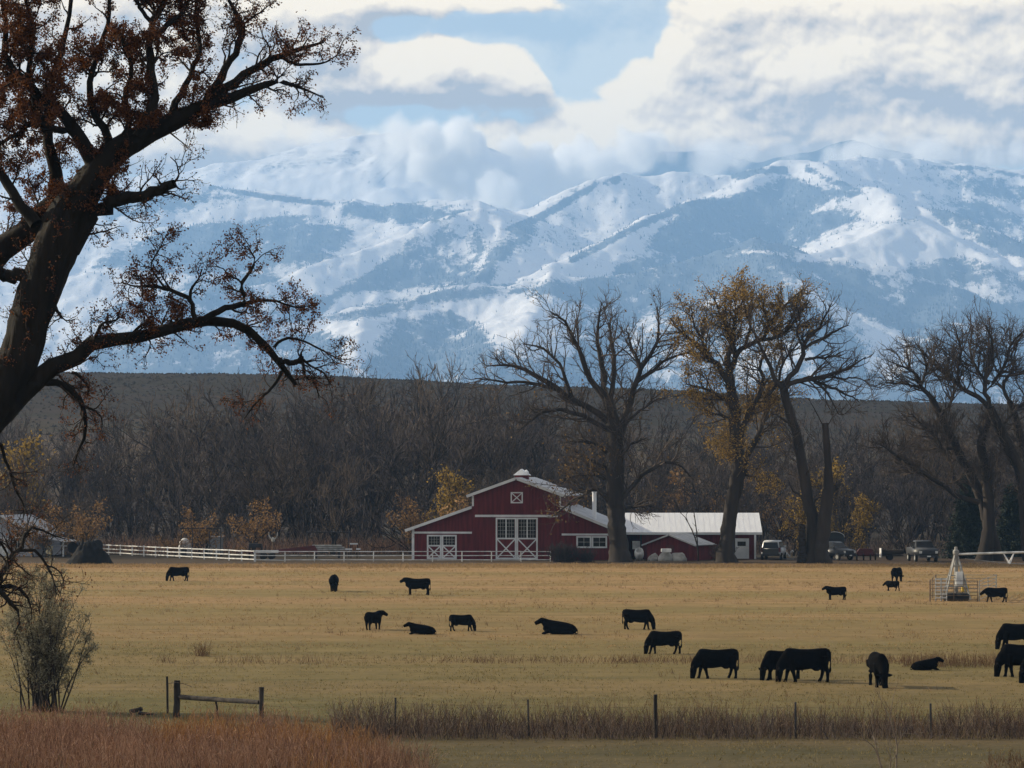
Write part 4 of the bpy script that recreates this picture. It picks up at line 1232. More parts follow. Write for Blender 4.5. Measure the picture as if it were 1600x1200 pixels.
rng = np.random.default_rng(91)
x, y, u = field_xy(3400, -60, 1660, 401, 416, rng)
brush('undergrowth', M['stem_grey'], x, y, 0 * x, rng.uniform(.8, 3.2, len(x)) * (1.2 - .4 * (u > 600)), rng, .3, .035, 3, 3, 1.2)
x, y, u = field_xy(1700, 150, 640, 403, 408, rng)
brush('undergrowth', M['stem_red'], x, y, 0 * x, rng.uniform(.6, 2.2, len(x)), rng, .3, .03, 3, 3, 1.0)

# sagebrush on the bench
x, y, u = field_xy(15000, -80, 1680, 700, 1030, rng)
z = ground_z(x, y)
n = len(x); k = 5
an = np.arange(k) * 2 * math.pi / k
h = rng.uniform(.2, .65, n) * (fbm(x / 40, y / 40, 3) + .9); rr = h * rng.uniform(.7, 1.3, n)
ring = np.stack([np.cos(an), np.sin(an), 0 * an], -1)
base = np.stack([x, y, z - .1], -1)
V = np.concatenate([base[:, None] + ring[None] * rr[:, None, None], (base + np.stack([0 * h, 0 * h, h], -1))[:, None]], 1)
o = (np.arange(n) * (k + 1))[:, None, None]
q3 = np.array([[i, (i + 1) % k, k] for i in range(k)])[None] + o
tag(link('sagebrush', npmesh('sagebrush', V, [q3.reshape(-1, 3)], M['sage'])), kind='stuff')

# spruces
def spruce(x, y, H, label, seed):
    rng = np.random.default_rng(seed)
    t = thing('spruce_tree', label, 'tree', (x, y, 0), group='dark spruces at the right edge')
    t['group'] = 'dark spruces at the right edge'
    v, f = tubes(np.array([[[x, y, 0], [x, y, H * .5], [x, y, H * .98]]]), np.array([[.28, .16, .03]]), 7)
    child('trunk', v, f, M['bark_wood'], t)
    n = 620
    hz_ = H * (.04 + .94 * rng.random(n) ** 1.25)
    az = rng.random(n) * 6.28
    ln = (H - hz_) * .30 * rng.uniform(.7, 1.2, n) + .25
    Pn = np.empty((n, 4, 3)); Rn = np.empty((n, 4))
    for q in range(4):
        s = q / 3
        Pn[:, q] = np.stack([x + np.cos(az) * ln * s, y + np.sin(az) * ln * s, hz_ - ln * (.35 * s - .18 * s * s)], -1); Rn[:, q] = .03 * (1 - .7 * s)
    v1, f1 = leaf_cards(Pn, rng, 30, .42, .10, None, .5, .35)
    child('needles', v1, f1, M['needle'], t, False, 'stuff')
    v2, f2 = tubes(Pn, Rn, 3)
    child('boughs', v2, f2, M['bark_wood'], t, False, 'stuff')
x0 = P(1512, 733, 384)[0]; spruce(x0, 384, 9.6, 'dark green spruce behind the irrigation pivot, left of the pair', 41)
x0 = P(1580, 733, 390)[0]; spruce(x0, 390, 8.2, 'dark spruce at the right edge, partly hidden by leaning bare stems', 42)

# ------------------------------------------------------------------ the barn
def panel_frame(name, parent, m, x0, x1, z0, z1, y, w, d=.08):
    """four boards round an opening, butted end to end"""
    b = MB()
    b.box(x0, x1, y - d, y, z1 - w, z1); b.box(x0, x1, y - d, y, z0, z0 + w)
    b.box(x0, x0 + w, y - d, y, z0 + w, z1 - w); b.box(x1 - w, x1, y - d, y, z0 + w, z1 - w)
    return b.build(name, m, parent)

def window(parent, x0, x1, z0, z1, y, nx, nz, w=.10, curtain=False):
    f = panel_frame('window', parent, M['white'], x0, x1, z0, z1, y, w)
    iw = (x1 - x0 - 2 * w); ih = (z1 - z0 - 2 * w)
    b = MB().box(x0 + w, x1 - w, y - .02, y + .02, z0 + w, z1 - w)
    b.build('pane', M['glass'], f)
    mb = MB()
    for i in range(1, nx):
        xx = x0 + w + iw * i / nx
        mb.box(xx - .014, xx + .014, y - .05, y - .022, z0 + w, z1 - w)
    for i in range(1, nz):
        zz = z0 + w + ih * i / nz
        mb.box(x0 + w, x1 - w, y - .046, y - .0225, zz - .014, zz + .014)
    o = mb.build('muntin', M['whitefence'], f); o['kind'] = 'stuff'
    return f

YB = 874.5
KB = GD(YB) / F
bx, by = G(807, YB)
barn = thing('barn', 'red barn with raised centre aisle, white trim and tall white framed doors', 'barn', (bx, by, 0), math.radians(-6.5))
DB = 19.0
UW, LW, RW = 4.95, 11.66, 10.7
z_ap, z_ue, z_lt, z_le = 8.9, 7.15, 5.75, 3.40
# walls with real openings would only show dark glass, so each leaf sits proud of the boards
MB().prism([(-UW, 0), (UW, 0), (UW, z_ue), (0, z_ap), (-UW, z_ue)], 0, DB).build('wall', M['red'], barn)
MB().prism([(-LW, 0), (-UW - .004, 0), (-UW - .004, z_lt), (-LW, z_le)], .02, DB - .02).build('wall', M['red'], barn)
MB().prism([(UW + .004, 0), (RW, 0), (RW, z_le), (UW + .004, z_lt)], .02, DB - .02).build('wall', M['red'], barn)
bat = MB()
for i in range(1, 62):
    x = -LW + i * .36
    if x > RW: break
    if abs(x) < UW: top = z_ap - (z_ap - z_ue) * abs(x) / UW - .06
    else:
        e = LW if x < 0 else RW
        top = z_lt - (z_lt - z_le) * (abs(x) - UW) / (e - UW) - .06
    y = 0 if abs(x) < UW else .02
    bat.box(x - .03, x + .03, y - .022, y - .001, .1, top)
o = bat.build('batten', M['red'], barn); o['kind'] = 'stuff'
def roof_slab(xa, za, xb, zb, t, y0, y1, parent, m):
    n = Vector((-(zb - za), 0, xb - xa)).normalized() * t
    if n.z < 0: n = -n
    o = MB().prism([(xa, za), (xb, zb), (xb + n.x, zb + n.z), (xa + n.x, za + n.z)], y0, y1).build('roof', m, parent)
    ribs = MB()
    L = y1 - y0
    for i in range(1, int(L / .9)):
        yy = y0 + i * .9
        ribs.bar((xa + n.x * 1.1, yy, za + n.z * 1.1), (xb + n.x * 1.1, yy, zb + n.z * 1.1), .03, .02)
    r_ = ribs.build('seam', m, o); r_['kind'] = 'stuff'
    return o
ov = .55
sl = (z_ap - z_ue) / UW
roof_slab(0.003, z_ap + .05, UW + ov, z_ap + .05 - sl * (UW + ov), .12, -.5, DB + .5, barn, M['roofbarn'])
roof_slab(-.003, z_ap + .05, -UW - ov, z_ap + .05 - sl * (UW + ov), .12, -.5, DB + .5, barn, M['roofbarn'])
s2 = (z_lt - z_le) / (LW - UW)
roof_slab(-UW - .02, z_lt + .05, -LW - .7, z_lt + .05 - s2 * (LW + .7 - UW), .12, -.5, DB + .5, barn, M['roofbarn'])
s3 = (z_lt - z_le) / (RW - UW)
roof_slab(UW + .02, z_lt + .05, RW + .6, z_lt + .05 - s3 * (RW + .6 - UW), .12, -.5, DB + .5, barn, M['roofbarn'])
def fascia(xa, za, xb, zb):
    MB().bar((xa, -.53, za), (xb, -.53, zb), .06, .30).build('fascia', M['white'], barn)
fascia(-.1, z_ap + .03, -UW - ov, z_ap + .03 - sl * (UW + ov)); fascia(.1, z_ap + .03, UW + ov, z_ap + .03 - sl * (UW + ov))
fascia(-UW, z_lt + .03, -LW - .7, z_lt + .03 - s2 * (LW + .7 - UW)); fascia(UW, z_lt + .03, RW + .6, z_lt + .03 - s3 * (RW + .6 - UW))
for sx in (-1, 1):
    MB().box(min(sx * UW, sx * (UW - .2)), max(sx * UW, sx * (UW - .2)), -.05, -.003, z_lt + .15, z_ue - .1).build('corner_board', M['white'], barn)
MB().box(-LW - .02, -LW + .26, -.03, .017, 0, z_le - .05).build('corner_board', M['white'], barn)
MB().box(RW - .24, RW + .02, -.03, .017, 0, z_le - .05).build('corner_board', M['white'], barn)
# main sliding doors
def px2x(px): return (px - 807) * KB
def py2z(py): return (YB - py) * KB
MB().box(px2x(742), px2x(872), -.14, -.06, py2z(808), py2z(804.5)).build('door_track', M['white'], barn)
def door(xa, xb, zt, zm, y, npane, brace, nx=3, nz=5):
    d = panel_frame('door', barn, M['white'], xa, xb, .05, zt, y, .17)
    MB().box(xa + .171, xb - .171, y - .045, y - .025, .221, zm - .081).build('door_panel', M['red'], d)
    MB().box(xa + .171, xb - .171, y - .078, y - .002, zm - .08, zm + .08).build('door_rail', M['white'], d)
    b = MB()
    if brace:
        zA, zB = .22, zm - .09
        b.bar((xa + .18, y - .058, zA), (xb - .18, y - .058, zB), .02, .13)
        b.bar((xa + .18, y - .080, zB), (xb - .18, y - .080, zA), .02, .13)
        b.build('door_brace', M['white'], d)
    w = (xb - xa - .342) / npane
    for i in range(npane):
        x0 = xa + .171 + i * w
        g = MB().box(x0 + .06, x0 + w - .06, y - .04, y - .02, zm + .081, zt - .171).build('pane', M['glass'], d)
        mb = MB()
        for q in range(1, nx):
            xx = x0 + .06 + (w - .12) * q / nx; mb.box(xx - .009, xx + .009, y - .056, y - .041, zm + .081, zt - .171)
        for q in range(1, nz):
            zz = zm + .081 + (zt - .171 - zm - .081) * q / nz; mb.box(x0 + .06, x0 + w - .06, y - .054, y - .0415, zz - .009, zz + .009)
        o = mb.build('muntin', M['whitefence'], d); o['kind'] = 'stuff'
        if i: MB().box(x0 - .06, x0 + .06, y - .07, y - .005, zm + .081, zt - .171).build('mullion', M['white'], d)
door(px2x(774.5), px2x(807), py2z(809), py2z(841.5), -.03, 2, True)
door(px2x(807.3), px2x(840.5), py2z(809), py2z(841.5), -.03, 2, True)
# small doors in the left wing
MB().box(px2x(643), px2x(737), -.12, -.05, py2z(834), py2z(831)).build('door_track', M['white'], barn)
door(px2x(666), px2x(689), py2z(836), py2z(853), -.01, 1, True, 4, 3)
door(px2x(689.4), px2x(713), py2z(836), py2z(853), -.01, 1, True, 4, 3)
# right wing windows
MB().box(px2x(878), px2x(957), -.12, -.05, py2z(836.5), py2z(833.5)).build('door_track', M['white'], barn)
window(barn, px2x(901), px2x(924.5), py2z(856), py2z(837.5), -.01, 2, 2, .17)
window(barn, px2x(925), px2x(949), py2z(856), py2z(837.5), -.01, 2, 2, .17)
# loft hatch
h_ = panel_frame('loft_hatch', barn, M['white'], px2x(798), px2x(817), py2z(786.5), py2z(769), -.01, .13)
MB().box(px2x(798) + .131, px2x(817) - .131, -.035, -.015, py2z(786.5) + .131, py2z(769) - .131).build('door_panel', M['red'], h_)
b = MB(); xa, xb, za, zb = px2x(798) + .14, px2x(817) - .14, py2z(786.5) + .14, py2z(769) - .14
b.bar((xa, -.05, za), (xb, -.05, zb), .02, .1); b.bar((xa, -.072, zb), (xb, -.072, za), .02, .1); b.build('door_brace', M['white'], h_)
# cupola
cu = MB().box(-.72, .72, 5.0, 6.4, z_ap - .15, z_ap + .42).build('cupola', M['red'], barn)
MB().prism([(-.92, z_ap + .421), (.92, z_ap + .421), (-.05, z_ap + 1.12)], 4.8, 6.6).build('cupola_roof', M['roofwhite'], cu)
MB().lathe([(.02, 0), (.30, .02), (.26, .28), (.05, .52)], 10, (.55, 5.0, z_ap + .52)).build('cupola_vent', M['roofwhite'], cu)
# flue
MB().lathe([(.24, 0), (.23, 3.5), (.30, 3.51), (.30, 3.7), (.02, 3.8)], 12, (px2x(929.5) - .35, 3.6, 3.9)).build('flue_pipe', M['roofwhite'], barn)
MB().bar((px2x(645), -.35, 2.5), (px2x(645), .03, 2.5), .05, .05).build('lamp_arm', M['dark'], barn)

# ------------------------------------------------------------------ the long shed with the white roof
Ds = GD(873.5); Ks = Ds / F
def sx_(px): return (px - 1082) * Ks
shed = thing('long_shed', 'long low red shed under a bright white metal roof right of the barn', 'shed', (P(1082, 733, Ds)[0], Ds, 0))
ze = (873.5 - 832.5) * Ks; zr = ze + 1.72
x0, x1 = sx_(975), sx_(1190)
yf, yb = 0, 8.0
MB().box(x0 + 2.0, x1 - .6, yf, yf + .15, 0, ze).build('wall', M['red'], shed)
MB().box(x0 + .5, x1 - .6, yb - .15, yb, 0, ze).build('wall', M['red'], shed)
MB().prism([(yf + .151, 0), (yb - .151, 0), (yb - .151, ze), ((yf + yb) / 2, zr - .05), (yf + .151, ze)], x1 - .75, x1 - .6, 'x').build('wall', M['red'], shed)
for sgn, ya, yy in ((1, yf - .75, (yf + yb) / 2), (-1, yb + .75, (yf + yb) / 2)):
    za = ze - .02; zb = zr + .35
    o = MB().prism([(ya, za), (yy - .003 * sgn, zb), (yy - .003 * sgn, zb + .1), (ya, za + .1)], x0, x1, 'x').build('roof', M['roofwhite'], shed)
    rb = MB(); n = int((x1 - x0) / .62)
    for i in range(n + 1):
        xx = x0 + .04 + (x1 - x0 - .08) * i / n
        rb.bar((xx, ya, za + .106), (xx, yy - .01 * sgn, zb + .106), .03, .008)
    s_ = rb.build('seam', M['roofwhite'], o); s_['kind'] = 'stuff'
MB().box(x0, x1, yf - .80, yf - .752, ze - .2, ze + .06).build('gutter', M['white'], shed)
MB().box(sx_(1177.5), sx_(1180.5), yf - .78, yf - .60, 0, ze - .2).build('corner_post', M['white'], shed)
for xx in (x0 + .3, x0 + 1.9):
    MB().box(xx - .09, xx + .09, yf - .1, yf + .08, 0, ze).build('bay_post', M['post'], shed)
dd = panel_frame('door', shed, M['white'], sx_(1145), sx_(1170), .05, py2z(842), yf - .004, .12)
MB().box(sx_(1145) + .121, sx_(1170) - .121, yf - .06, yf - .03, .171, py2z(842) - .121).build('door_panel', M['white'], dd)
MB().box(sx_(1152), sx_(1165), yf - .075, yf - .061, 1.45, 1.95).build('pane', M['glass'], dd)
MB().box(sx_(1145), sx_(1170), yf - .085, yf - .062, 1.18, 1.3).build('door_rail', M['whitefence'], dd)
MB().box(sx_(988), sx_(1000), yf - .05, yf - .005, 1.1, 2.0).build('board', M['whitefence'], shed)

# small red outbuilding
Dg = GD(875.5); Kg = Dg / F
hut = thing('small_shed', 'small red gabled outbuilding with a grey metal roof in front of the long shed', 'shed', (P(1047, 733, Dg)[0], Dg, 0), math.radians(-28))
W2, L2, e2, a2 = 2.85, 4.6, 1.75, 2.75
MB().prism([(-W2, 0), (W2, 0), (W2, e2), (0, a2), (-W2, e2)], 0, L2).build('wall', M['red'], hut)
for sgn in (-1, 1):
    sl_ = (a2 - e2) / W2
    o = roof_slab(sgn * .003, a2 + .03, sgn * (W2 + .45), a2 + .03 - sl_ * (W2 + .45), .08, -.35, L2 + .35, hut, M['roofgrey'])
    MB().bar((sgn * .08, -.38, a2 + .02), (sgn * (W2 + .45), -.38, a2 + .02 - sl_ * (W2 + .45)), .05, .16).build('fascia', M['roofgrey'], hut)
MB().box(-.5, .5, -.05, -.004, .05, 1.7).build('door', M['machine_red'], hut)

# pale lumps in front of the outbuilding
def rock(px, py, w, h, label, seed):
    rng = np.random.default_rng(seed)
    x, y = G(px, py)
    bm = bmesh.new(); bmesh.ops.create_icosphere(bm, subdivisions=3, radius=1)
    for v in bm.verts:
        n = float(fbm(np.array(v.co.x * 1.3 + seed), np.array(v.co.y * 1.3 + v.co.z), 3))
        v.co = Vector((v.co.x * w / 2, v.co.y * w / 2.6, max(v.co.z, -.3) * h / 1.3 + h * .22)) * (1 + .7 * n)
    me = bpy.data.meshes.new('boulder'); bm.to_mesh(me); bm.free()
    me.polygons.foreach_set('use_smooth', [True] * len(me.polygons)); me.materials.append(M['rock'])
    o = link('boulder', me); o.location = (x, y, 0); o.rotation_euler = (0, 0, seed)
    tag(o, label, 'boulder', 'pale boulders in front of the small red shed')
rock(1022, 876.5, 1.7, .8, 'low brownish pale boulder, leftmost of the heap before the small red shed', 1)
rock(1041, 877, 2.2, 1.1, 'largest pale boulder in the heap before the small red shed', 2)
rock(1059, 877, 2.0, .95, 'rounded pale boulder at the right end of the heap by the small red shed', 3)
x, y = G(1041, 877.5)
o = MB().box(-.55, .55, -.35, .35, 0, .38).build('crate', M['whitefence'], bevel=.04); o.location = (x, y, 1.02)
tag(o, 'flat white box lying on top of the pale boulder heap', 'box')
x, y = G(999, 876)
t = thing('barrel', 'tilted pale barrel with a dark mouth beside the bare cottonwood trunk', 'barrel', (x, y, 0), .4)
o = MB().lathe([(.30, 0), (.42, .08), (.52, .45), (.52, .8), (.44, 1.15), (.38, 1.15), (.36, .6), (.05, .5)], 18).build('drum', M['whitefence'], t, smooth=True); o.rotation_euler = (math.radians(38), math.radians(-25), 0); o.location = (0, 0, .32)
MB().bar((-.5, 0, 0), (.1, .1, .6), .07, .07).bar((.5, 0, 0), (.1, .1, .6), .07, .07).bar((0, .6, 0), (.1, .1, .6), .07, .07).build('stand', M['steel'], t)

# ------------------------------------------------------------------ farmhouse far left
Dh = 392.0; Kh = Dh / F
xh = P(8, 733, Dh)[0]
house = thing('farmhouse', 'pale grey farmhouse half hidden by hanging twigs at the left edge', 'house', (xh, Dh, 0), math.radians(-12))
MB().prism([(-4.2, 0), (3.6, 0), (3.6, 2.7), (-.3, 4.6), (-4.2, 2.7)], 0, 9).build('wall', mat('grey_siding', (.26, .27, .30), .8, (.32, .33, .36), .8, 3, (.2, .2, 8)), house)
for sgn, xe in ((-1, -4.9), (1, 4.3)):
    roof_slab(-.3 + sgn * .003, 4.64, xe, 2.35, .1, -.5, 9.5, house, M['roofgrey'])
    MB().bar((-.3 + sgn * .06, -.54, 4.62), (xe, -.54, 2.33), .05, .2).build('fascia', M['white'], house)
window(house, -2.6, -1.5, .9, 2.2, -.01, 2, 2, .09); window(house, 1.0, 2.1, .9, 2.2, -.01, 2, 2, .09)
dd = panel_frame('door', house, M['white'], -.6, .4, .05, 2.15, -.01, .1); MB().box(-.499, .299, -.05, -.015, .151, 2.049).build('door_panel', M['whitefence'], dd)
MB().box(-3.95, -3.8, -.06, -.003, 0, 2.5).build('corner_board', M['white'], house)
porch = MB().prism([(3.8, 2.2), (7.0, 1.6), (7.0, 1.7), (3.8, 2.3)], .5, 6).build('porch_roof', M['roofgrey'], house)
for yy in (.7, 5.6): MB().box(6.7, 6.85, yy, yy + .15, 0, 1.6).build('porch_post', M['white'], porch)

# dark heap with pale things on top
xp, yp = G(137, 882)
bm = bmesh.new(); bmesh.ops.create_grid(bm, x_segments=40, y_segments=24, size=1)
for v in bm.verts:
    X_, Y_ = v.co.x * 3.2, v.co.y * 2.0
    r_ = math.hypot(X_ / 2.6, Y_ / 1.7)
    h = max(0, 2.7 * (1 - r_ ** 1.25)) * (1 + 1.1 * float(fbm(np.array(X_ * 2.4 + 5), np.array(Y_ * 2.4 + 3), 5)))
    v.co = Vector((X_, Y_, h - .05))
me = bpy.data.meshes.new('soil_heap'); bm.to_mesh(me); bm.free(); me.materials.append(M['soil']); me.polygons.foreach_set('use_smooth', [True] * len(me.polygons))
o = link('soil_heap', me); o.location = (xp, yp + 1.8, 0)
tag(o, 'dark heap of soil at the left end of the white board fence', 'heap')
for i, (dx, lb) in enumerate(((-1.9, 'black round bale lying on the left shoulder of the dark heap'), (.3, 'dark round bale with a pale rim behind the top of the dark heap'))):
    o = MB().lathe([(.05, 0), (.55, .02), (.6, .1), (.6, 1.0), (.55, 1.08), (.05, 1.1)], 18).build('round_bale', M['soil'] if i == 0 else M['rubber'])
    o.rotation_euler = (math.radians(90), 0, .4 * i); o.location = (xp + dx, yp + 3.4 + i * .4, 1.75 + .2 * i); tag(o, lb, 'bale')

# ------------------------------------------------------------------ white fences
def fence(name, label, ends, rails, pr, rr, post_gap, m, ph, flat):
    """ends: list of (px, D); rails: heights"""
    p0 = P(ends[0][0], 733, ends[0][1]); p1 = P(ends[-1][0], 733, ends[-1][1])
    t = thing(name, label, 'fence', (p0[0], p0[1], 0))
    o0 = np.array([p0[0], p0[1]])
    pts = [np.array(P(a, 733, d)[:2]) - o0 for a, d in ends]
    rng = np.random.default_rng(len(ends) + int(ph * 10))
    for a, b in zip(pts[:-1], pts[1:]):
        L = np.linalg.norm(b - a); n = max(1, int(round(L / post_gap)))
        for i in range(n + (b is pts[-1])):
            q = a + (b - a) * i / n
            (MB().box(q[0] - pr, q[0] + pr, q[1] - pr, q[1] + pr, 0, ph) if flat else MB().tube([(q[0], q[1], 0), (q[0], q[1], ph)], pr, 8)).build('post', m, t)
        for h in rails:
            for i in range(n):
                q = a + (b - a) * i / n; w = a + (b - a) * (i + 1) / n
                dz0, dz1 = rng.normal() * .012, rng.normal() * .012
                off = -pr - .015 if flat else 0
                if flat: MB().bar((q[0], q[1] + off, h + dz0), (w[0], w[1] + off, h + dz1), .03, rr * 2).build('rail', m, t)
                else: MB().tube([(q[0], q[1], h + dz0), (w[0], w[1], h + dz1)], rr, 6).build('rail', m, t)
    return t
Df = GD(877.5)
fence('board_fence', 'white three board fence running left from the pipe fence to the dark heap', [(152, 402), (207, 394), (300, 381), (398, Df)], (.25, .68, 1.12), .07, .055, 3.0, M['whitefence'], 1.25, True)
fence('pipe_fence', 'white pipe rail fence in front of the red barn', [(399.5, Df), (860, Df + .5)], (.18, .64, 1.08), .055, .05, 3.1, M['whitefence'], 1.12, False)
fence('rail_fence', 'single pale rail between the farmhouse and the dark heap', [(36, 398), (116, 398)], (1.05,), .05, .05, 2.6, M['whitefence'], 1.1, False)

# ------------------------------------------------------------------ yard things left of the barn
def at_y(px, D): return P(px, 733, D)[0]
x = at_y(289, 392)
t = thing('calf_hutch', 'white domed hut behind the left part of the white fence', 'hut', (x, 392, 0))
MB().lathe([(.75, 0), (.75, 1.0), (.68, 1.45), (.5, 1.85), (.25, 2.05), (.02, 2.1)], 18).build('shell', M['whitefence'], t, smooth=True)
MB().box(-.3, .3, -.78, -.70, 0, 1.1).build('doorway', M['dark'], t)
x = at_y(334, 394)
t = thing('pale_cabin', 'small pale windowless cabin inside the dark pipe frame', 'shed', (x, 394, 0))
MB().box(-.95, .95, 0, 1.8, .15, 2.15).build('wall', mat('pale_panel', (.22, .23, .24), .7), t)
MB().box(-1.02, 1.02, -.1, 1.9, 2.151, 2.25).build('roof', M['roofgrey'], t)
MB().box(-.9, .9, .05, 1.75, 0, .149).build('skid', M['dark'], t)
def frame(px0, px1, mids, D, ztop, label, r=.055):
    t = thing('pipe_gantry', label, 'frame', (at_y(px0, D), D, 0))
    w = at_y(px1, D) - at_y(px0, D)
    for q in [px0, px1] + mids:
        xx = at_y(q, D) - at_y(px0, D)
        MB().tube([(xx, 0, 0), (xx, 0, ztop - r)], r, 8).build('post', M['dark'], t)
    MB().tube([(-.1, 0, ztop), (w + .1, 0, ztop)], r * 1.1, 8).build('crossbar', M['dark'], t)
frame(283, 345, [301, 327.5], 388, (865 - 827.5) * 388 / F + .55, 'dark pipe frame of upright posts and a crossbar round the pale cabin')
frame(480, 545, [], 386, (865 - 830) * 386 / F + .35, 'dark overhead beam on two posts left of the barn', .06)
x = at_y(399.5, 380)
t = thing('feed_bunk', 'black feed bunk on legs behind the junction of board and pipe fence', 'feed bunk', (x, 380, 0))
MB().box(-.74, .74, -.35, .35, 1.28, 1.72).build('trough', M['dark'], t, bevel=.03)
for sx in (-1, 1):
    for sy in (-1, 1): MB().box(sx * .66 - .09, sx * .66 + .09, sy * .28 - .05, sy * .28 + .05, 0, 1.279).build('leg', M['dark'], t)
x = at_y(427, 388)
t = thing('forked_post', 'tall post topped by a pale forked yoke behind the white fence', 'post', (x, 388, 0))
MB().tube([(0, 0, 0), (0, 0, 2.05)], .06, 8).build('post', M['rust'], t)
y_ = MB(); y_.tube([(0, 0, 2.0), (-.3, 0, 2.15), (-.46, 0, 2.45), (-.5, 0, 2.85)], [.09, .08, .06, .04], 8); y_.tube([(0, 0, 2.0), (.3, 0, 2.15), (.46, 0, 2.45), (.5, 0, 2.85)], [.09, .08, .06, .04], 8)
y_.build('yoke', M['rock'], t)
MB().lathe([(.02, 0), (.2, .05), (.22, .3), (.1, .5)], 10, (0, 0, 1.75)).build('boss', M['rock'], t)
x = at_y(424, 378)
o = MB().box(-1.35, 1.35, -.04, .04, 0, .30).build('leaning_sheet', M['white']); o.location = (x, Df + .4, .92); o.rotation_euler = (0, 0, .02)
tag(o, 'white flat panel leaning along the top rail of the pipe fence', 'panel')
t = thing('lumber_stack', 'grey stack of pipes and lumber left of the barn', 'lumber stack', (at_y(512, 384), 384, 0))
for k in range(3):
    for i in range(4 - k):
        yy = -.4 + i * .26 + k * .13
        MB().tube([(-1.9 + .1 * k, yy, .95 + k * .22), (1.9 - .2 * k + .1 * i, yy, .95 + k * .22)], .10, 8).build('pipe', M['steel'], t)
for xx in (-1.3, 1.3): MB().box(xx - .1, xx + .1, -.6, .6, 0, .84).build('bearer', M['post'], t)
for px, zz, w, lb in ((553, 1.55, .9, 'upper short white board beside the barn left wall'), (545, .95, .75, 'lower left short white board beside the barn left wall'), (560, .97, .5, 'lower right short white board beside the barn left wall')):
    t = thing('white_board', lb, 'board', (at_y(px, 383), 383, 0), group='short white boards left of the barn')
    MB().box(-w / 2, w / 2, -.05, .05, zz, zz + .16).build('board', M['white'], t)
    for xx in (-w / 2 + .06, w / 2 - .06): MB().box(xx - .03, xx + .03, -.03, .03, 0, zz - .001).build('stake', M['post'], t)
t = thing('flat_trailer', 'long low dark red flat trailer behind the pipe fence', 'trailer', (at_y(432, 379), 379, 0))
MB().box(-4.4, 4.6, -1.0, 1.0, .75, .92).build('deck', M['machine_red'], t)
MB().prism([(-4.4, .92), (-1.2, .92), (4.2, 1.55), (4.6, .92)], .2, .6).build('load', M['machine_red'], t)
for xx in (-1.4, -.5):
    for yy in (-1.05, .85): MB().tube([(xx, yy, .36), (xx, yy + .2, .36)], .36, 16).build('wheel', M['rubber'], t)
MB().bar((4.6, 0, .8), (5.8, 0, .7), .12, .12).build('drawbar', M['dark'], t)

